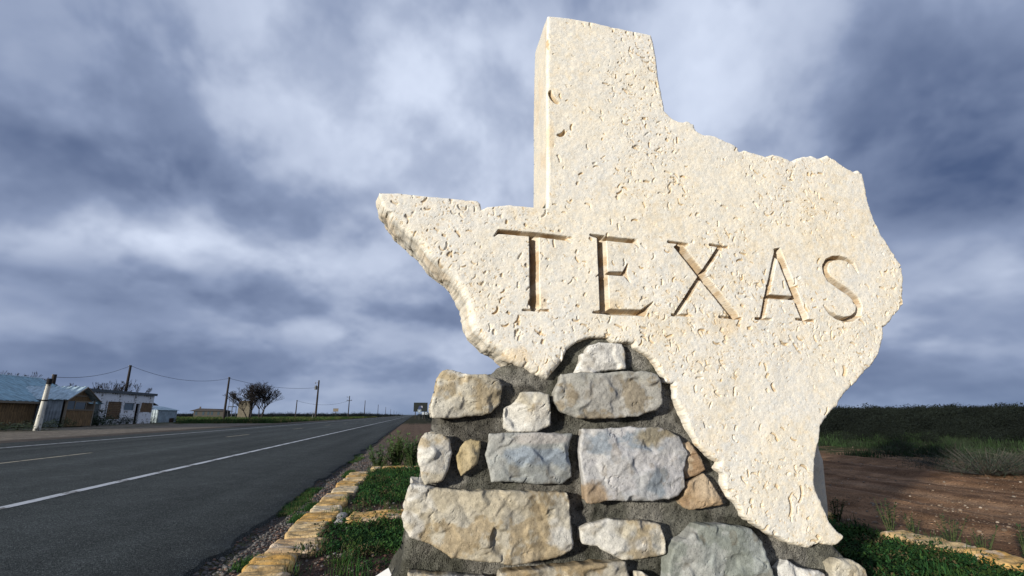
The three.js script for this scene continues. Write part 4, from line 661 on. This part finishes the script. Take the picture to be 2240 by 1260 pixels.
{ // post by the barn
  const p = onA(80, 942, 35)[0], g = thing('wooden_post', 'leaning thick white painted post with black top beside the barn', 'post', [p, 0, -35]);
  const R = rng(4), q = new THREE.CylinderGeometry(.115, .175, 2.7, 14, 10); q.translate(0, 1.35, 0); const at = q.attributes.position; for (let i = 0; i < at.count; i++) { const k = 1 + (fbm(at.getX(i) * 6, at.getY(i) * 2, at.getZ(i) * 6 + 3, 3) - .5) * .2; at.setX(i, at.getX(i) * k); at.setZ(i, at.getZ(i) * k); } q.computeVertexNormals();
  mesh('shaft', q, new THREE.MeshStandardMaterial({ color: colour(.62, .60, .52), map: rep(flakeTex, 1), roughness: .9 }), g); const t = new THREE.CylinderGeometry(.128, .132, .34, 12); t.translate(0, 2.87, 0); mesh('charred_top', t, M([.022, .02, .02], .95), g); mesh('band', (() => { const c = new THREE.CylinderGeometry(.152, .156, .08, 12); c.translate(0, 1.75, 0); return c; })(), M([.03, .028, .025], .9), g);
  g.rotation.z = -.025;
}
{ // weeds at the foot of the buildings
  const list = [[-25.6, 43.4, .7, 1.5, 'dark green bush at the corner of the porch house'], [-26.2, 48.9, 1.35, 1.7, 'tall dark bush between the porch house and the white building'], [-28.6, 52.6, .9, 2.0, 'dark weeds under the boarded opening'], [-28.7, 54.4, .75, 1.6, 'dark bush left of the white building window'], [-28.8, 57.4, .85, 1.5, 'dark bush below the blue window'], [-28.9, 58.9, .7, 1.4, 'weeds at the half open door'], [-30.2, 66.6, .7, 1.3, 'bush between the white building and the tin shed'], [-30.4, 73.6, .6, 1.6, 'dark bush at the far corner of the tin shed'], [-22.6, 36.2, .6, 1.8, 'bush right behind the white painted post'], [-23.4, 34.2, .45, 2.4, 'grassy clump left of the white painted post'], [-24.6, 36.4, .4, 2.6, 'low weeds in front of the brown boards']];
  list.forEach(([x, a, h, w, label], i) => { const t = thing('bush', label, 'bush', [x, 0, -a]); const m = mesh('foliage', scrubGeo(400 + i, 420), new THREE.MeshStandardMaterial({ color: colour(i % 3 ? .03 : .04, i % 3 ? .048 : .07, .022), roughness: .9, side: THREE.DoubleSide }), t); m.scale.set(w, h * 1.1, w * .8); });
}
// ---------------------------------------------------------------- bare trees
function bareTree(name, label, x, a, h, spread, seed, stems, dens = 1, group, tint = [.035, .03, .028]) {
  const t = thing(name, label, 'tree', [x, -.05, -a], 0, group), R = rng(seed), tr = [], tw = [];
  const grow = (p, d, L, r, lv) => {
    const n = Math.max(2, Math.ceil(4 - lv * .4)); let q = p.slice(), dir = d.clone();
    for (let i = 0; i < n; i++) { dir.add(new THREE.Vector3((R() - .5) * .34, (R() - .35) * .18, (R() - .5) * .34)).normalize(); const e = [q[0] + dir.x * L / n, q[1] + dir.y * L / n, q[2] + dir.z * L / n], r0 = r * (1 - .4 * i / n), r1 = r * (1 - .4 * (i + 1) / n); (lv < 2 ? tr : tw).push(bar(q, e, Math.max(a > 100 ? .024 : .012, r0), Math.max(a > 100 ? .02 : .010, r1), lv < 2 ? 7 : 3)); q = e; if (lv >= 1 && lv < 5 && R() < .55 * dens) grow(q, dir.clone().add(new THREE.Vector3(R() - .5, R() * .4, R() - .5).multiplyScalar(1.5)).normalize(), L * (.4 + R() * .25), r1 * .55, lv + 1.2); }
    if (lv < 5.2) { const k = lv < 1 ? 3 : 2 + (R() < .5 * dens ? 1 : 0); for (let i = 0; i < k; i++) grow(q, dir.clone().multiplyScalar(1.05).add(new THREE.Vector3((R() - .5) * spread, R() * .25, (R() - .5) * spread)).normalize(), L * (a > 100 ? .68 + R() * .2 : .62 + R() * .2), r * .58, lv + 1); }
  };
  for (let s = 0; s < stems; s++) { const an = s / stems * 6.283 + R(); grow([Math.cos(an) * .25 * (stems > 1 ? 1 : 0), 0, Math.sin(an) * .25 * (stems > 1 ? 1 : 0)], new THREE.Vector3(Math.cos(an) * .35 * (stems > 1 ? 1 : .3), 1, Math.sin(an) * .35).normalize(), h * (a > 100 ? .24 : .31), h * .017, 0); }
  mesh('trunk', joined(tr), M(tint, .95), t); mesh('crown', joined(tw), M(tint, .95), t); return t;
}
bareTree('bare_tree', 'leafless dark tree left of the pair beside the tan block', -36.6, 124, 8.6, 1.8, 21, 3, .85);
bareTree('bare_tree', 'taller leafless dark tree right of the pair beyond the road', -33.6, 122, 9.4, 1.8, 27, 3, .9);
bareTree('bare_tree', 'thin bare tree behind the roof of the porch house', -33.5, 60, 3.9, .8, 33, 3, .4);
bareTree('bare_tree', 'bare brushy tree rising behind the middle of the roofs', -35, 66, 4.0, .8, 35, 3, .4);
bareTree('bare_tree', 'bare upright tree above the left end of the white building', -37.5, 74, 4.9, .7, 37, 4, .4);
bareTree('bare_tree', 'bare treetop showing over the blue barn roof ridge', -43, 64, 5.4, .9, 39, 3, .7);
bareTree('bare_tree', 'dark bare branch at the left edge above the barn', -43.5, 55, 6.2, .9, 43, 3, .8);

// ---------------------------------------------------------------- far things beyond the shops
{ const b = thing('farmhouse', 'low grey abandoned house far off in the grass', 'house'), [x0] = onA(417, 905, 200), [x1] = onA(492, 905, 200), z = -200;
  mesh('wall', joined([box(x0 + .9, 0, z - 7, x1 - .6, 2.5, z)]), M([.08, .074, .064], .95), b);
  const s = new THREE.Shape([[x0 - .3, 2.35], [x0 + 2.6, 3.25], [x1 - 3.4, 3.1], [x1 + .3, 2.3], [x1 + .3, 2.2], [x0 - .3, 2.25]].map(([x, y]) => new THREE.Vector2(x, y))), g = new THREE.ExtrudeGeometry(s, { depth: 8, bevelEnabled: false }); g.translate(0, 0, z - 7.5); mesh('roof', g, M([.06, .055, .055], .95), b);
  for (const t of [.09, .33, .5, .62, .84]) { const x = mix(x0 + .9, x1 - .6, t); mesh('window', box(x - .35, .9, z + .005, x + .35, 2.1, z + .03), glass, b); }
  mesh('chimney', box(x0 + 1.6, 2.9, z - 3, x0 + 2.0, 3.9, z - 2.6), M([.12, .10, .09], .95), b);
}
{ const [x0] = onA(517, 915, 140), [x1] = onA(546, 915, 140), b = thing('concrete_block', 'square tan masonry stump standing behind the bare trees', 'block'); const g = box(x0 + .1, 0, -142.2, x1 - .3, 4.35, -140); mesh('body', g, new THREE.MeshStandardMaterial({ color: colour(.21, .18, .125), map: rep(streakTex, 1), roughness: .95 }), b); mesh('cap', box(x0 + .2, 4.35, -142.1, x1 - .4, 4.5, -140.1), M([.12, .10, .08], .95), b); }
{ const b = thing('tower_frame', 'thin dark steel frame tower beside the tan stump', 'tower'), A = 150, P = (px, py) => [...onA(px, py, A), -A], m = M([.05, .055, .06], .8), off = [0, 0, -1.6];
  const seg = (a, c, r) => bar(a, c, r, r, 5), back = (p) => [p[0] + .4, p[1], p[2] - 1.8];
  for (const [l, r] of [[P(498, 907), P(499.5, 889.5)], [P(507, 907), P(508.5, 889.5)]]) { mesh('leg', seg([l[0], 0, l[2]], r, .09), m, b); mesh('leg', seg([back(l)[0], 0, back(l)[2]], back(r), .09), m, b); }
  mesh('platform', joined([seg(P(498.5, 889.5), P(509.5, 889.5), .1), seg(back(P(498.5, 889.5)), back(P(509.5, 889.5)), .1), seg(P(499, 889.5), back(P(499, 889.5)), .1), seg(P(509, 889.5), back(P(509, 889.5)), .1)]), m, b);
  mesh('upper_frame', joined([seg(P(500.5, 889), P(503.8, 863), .06), seg(P(509, 889), P(509.5, 863), .06), seg(P(503.5, 863), P(509.7, 863), .07), seg(P(510, 889), P(512.5, 861), .07)]), m, b); mesh('ladder', joined([0, 1, 2, 3, 4].map((k) => seg(P(505.5, 879 - k * 1.2), P(509.3, 879 - k * 1.2), .03))), m, b);
}
// ---------------------------------------------------------------- utility poles and wires
const poleWood = new THREE.MeshStandardMaterial({ color: colour(.05, .04, .036), map: rep(woodTex, .5), roughness: .95 });
function pole(label, x, a, h, r, fit, group) {
  const t = thing('utility_pole', label, 'utility pole', [x, 0, -a], 0, group); mesh('shaft', bar([0, -.3, 0], [0, h, 0], r * 1.25, r * .8, 9), poleWood, t);
  if (fit) { mesh('insulator', joined([bar([0, h - .12, 0], [-.18, h - .1, 0], .03, .03, 5), bar([-.18, h - .12, 0], [-.18, h + .02, 0], .05, .04, 6)]), M([.18, .17, .16], .5), t); }
  return t;
}
const pA = onA(120, 819, 56), pB = onA(286, 799, 74), pC = onA(502, 825, 94), pD = onA(698, 832, 121);
pole('short thick dark pole behind the barn roof', pA[0], 56, pA[1], .22, true); pole('dark pole rising behind the white building', pB[0], 74, pB[1], .17, true); pole('bare dark pole left of the pair of leafless trees', pC[0], 94, pC[1], .17, true);
const td = pole('pole with a transformer can beside the road', pD[0], 121, pD[1], .2, true);
{ const can = new THREE.CylinderGeometry(.3, .3, .85, 12); can.translate(-.52, 6.95, 0); mesh('transformer', joined([can, bar([-.52, 7.35, 0], [-.52, 7.6, 0], .09, .06, 6), bar([-.25, 6.9, 0], [0, 6.9, 0], .06, .06, 5)]), M([.06, .065, .07], .6), td); mesh('cross_bracket', joined([bar([0, 8.1, 0], [-.75, 8.05, 0], .035, .035, 5), bar([-.75, 7.85, 0], [-.75, 8.2, 0], .1, .07, 6)]), M([.14, .13, .13], .7), td); }
const small = onA(650, 875, 160); pole('thin pole farther off left of the transformer pole', small[0], 160, small[1], .15, true);
const line = [[179, 765, 866], [236, 799, 876], [323, 827.6, 885], [410, 844, 890.5], [498, 854.7, 895], [585, 862, 898], [672, 868, 900], [760, 873, 901.5], [848, 877, 902.5], [936, 880, 903.2]].map(([A, px, py]) => [...onA(px, py, A), A]);
line.forEach(([x, y, A], i) => { const t = pole(['nearest pole of the long roadside line, with a crossarm', 'second pole of the long roadside line', 'third pole of the long roadside line', 'fourth pole of the long roadside line', 'fifth pole of the long roadside line', 'sixth small pole of the roadside line'][i] || 'tiny far pole of the roadside line, ' + ['seventh', 'eighth', 'ninth', 'last'][i - 6] + ' towards the vanishing point', x, A, y, .16, i > 0, 'long line of roadside poles'); if (!i) { mesh('crossarm', box(-.9, y - 1.6, -.07, .9, y - 1.45, .07), poleWood, t); mesh('bracket', bar([-.8, y - .35, 0], [0, y - .5, 0], .03, .03, 4), poleWood, t); for (const q of [bar([-.8, y - .5, 0], [-.8, y - .2, 0], .09, .06, 6), bar([-.7, y - 1.45, 0], [-.7, y - 1.2, 0], .05, .04, 5), bar([.7, y - 1.45, 0], [.7, y - 1.2, 0], .05, .04, 5)]) mesh('insulator', q, poleWood, t); } });
function wire(label, p, q, sag, r = .022) { const pts = []; for (let i = 0; i <= 24; i++) { const t = i / 24; pts.push(new THREE.Vector3(mix(p[0], q[0], t), mix(p[1], q[1], t) - sag * 4 * t * (1 - t), mix(p[2], q[2], t))); } const m = mesh('power_line', new THREE.TubeGeometry(new THREE.CatmullRomCurve3(pts), 40, r, 4), M([.03, .03, .032], .7)); tag(m, label, 'wire', 'power lines between the poles'); }
const tp = (p, A, dy = 0) => [p[0], p[1] + dy, -A];
wire('wire from the short barn pole to the pole behind the white building', tp(pA, 56, -.25), tp(pB, 74, -.06), .55);
wire('sagging wire from the white building pole to the bare dark pole', tp(pB, 74, -.06), tp(pC, 94, -.2), 1.1);
wire('wire running from the bare dark pole past the trees to the transformer pole', tp(pC, 94, -.2), tp(pD, 121, -1.6), .8, .026);
wire('long low wire from the thin pole to the crossarm pole', tp(small, 160, -.2), tp([line[0][0], line[0][1]], 179, -1.6), 1.3, .028);
{ const [x] = onA(684, 912, 105), m = mesh('marker_stake', joined([bar([x - .15, 0, -105], [x + .1, 1.65, -105], .035, .03, 6), box(x + .06, 1.5, -105.03, x + .16, 1.75, -104.97)]), M([.30, .31, .31], .8)); tag(m, 'thin pale stake leaning in the grass before the transformer pole', 'stake'); }
{ // small roadside board
  const A = 190, [x0, y1] = onA(729, 893.8, A), [x1, y0] = onA(740, 900, A), t = thing('road_sign', 'small tan rectangular sign on a post across the road', 'sign'); mesh('panel', box(x0, y0, -A, x1, y1, -A + .05), M([.20, .17, .13], .9), t); mesh('post', bar([(x0 + x1) / 2, 0, -A - .06], [(x0 + x1) / 2, y1 - .1, -A - .06], .07, .07, 6), M([.08, .075, .07], .9), t); for (const y of [y0 - .06, y1]) mesh('rail', box(x0 - .04, y, -A - .01, x1 + .04, y + .06, -A + .07), M([.09, .08, .07], .9), t);
}
{ // billboard by the road, a route marker before it
  const A = 110, [x0, y1] = onA(905.4, 880.6, A), [x1, y0] = onA(934.8, 900.5, A), t = thing('billboard', 'dark green billboard on two posts beside the vanishing road', 'billboard');
  mesh('panel', box(x0, y0, -A - .08, x1, y1, -A), M([.007, .011, .009], .8), t);
  for (const k of [.14, .80]) mesh('post', box(mix(x0, x1, k) - .08, 0, -A - .22, mix(x0, x1, k) + .08, y1 - .2, -A - .09), M([.04, .035, .03], .9), t);
  const sh = (pts, z, rgb, nm) => { const s = new THREE.Shape(pts.map(([u, v]) => new THREE.Vector2(mix(x0, x1, u), mix(y0, y1, v)))), g = new THREE.ExtrudeGeometry(s, { depth: .01, bevelEnabled: false }); g.translate(0, 0, z); return mesh(nm, g, M(rgb, .6), t); };
  sh([[.30, .22], [.36, .55], [.44, .68], [.56, .58], [.66, .40], [.54, .36], [.50, .18]], -A + .006, [.03, .045, .10], 'emblem'); sh([[.50, .62], [.60, .66], [.66, .55], [.64, .40], [.56, .48]], -A + .018, [.28, .28, .30], 'emblem');
  const B = 96, c = onA(917.3, 899.6, B), r = .30, s = thing('route_marker', 'small route shield sign on a post in front of the billboard', 'sign', [c[0], 0, -B]); const shield = (k) => { const q = new THREE.Shape(); q.moveTo(-r * k, r * .75 * k); q.quadraticCurveTo(-r * .5 * k, r * 1.05 * k, 0, r * .85 * k); q.quadraticCurveTo(r * .5 * k, r * 1.05 * k, r * k, r * .75 * k); q.quadraticCurveTo(r * 1.1 * k, -r * .4 * k, 0, -r * 1.1 * k); q.quadraticCurveTo(-r * 1.1 * k, -r * .4 * k, -r * k, r * .75 * k); return q; };
  for (const [k, d, rgb, n] of [[1.2, 0, [.28, .34, .38], 'plate'], [.98, .012, [.02, .03, .04], 'shield'], [.8, .022, [.33, .38, .42], 'shield']]) { const g = new THREE.ExtrudeGeometry(shield(k), { depth: .01, bevelEnabled: false }); g.translate(0, c[1], d); mesh(n, g, M(rgb, .6), s); } mesh('post', bar([0, 0, -.04], [0, c[1] + .25, -.04], .035, .035, 6), M([.07, .07, .07], .8), s);
  const E2 = 124, e0 = onA(923, 901.5, E2), e1 = onA(937, 907, E2), w = thing('white_sign', 'low pale panel showing under the right end of the billboard', 'sign'); mesh('panel', box(e0[0], e1[1], -E2, e1[0], e0[1], -E2 + .05), M([.42, .46, .48], .7), w); for (const x of [e0[0] + .2, e1[0] - .2]) mesh('post', box(x - .04, 0, -E2 - .1, x + .04, e0[1] - .05, -E2 - .02), M([.1, .1, .1], .9), w);
}
renderer.render(scene, camera);
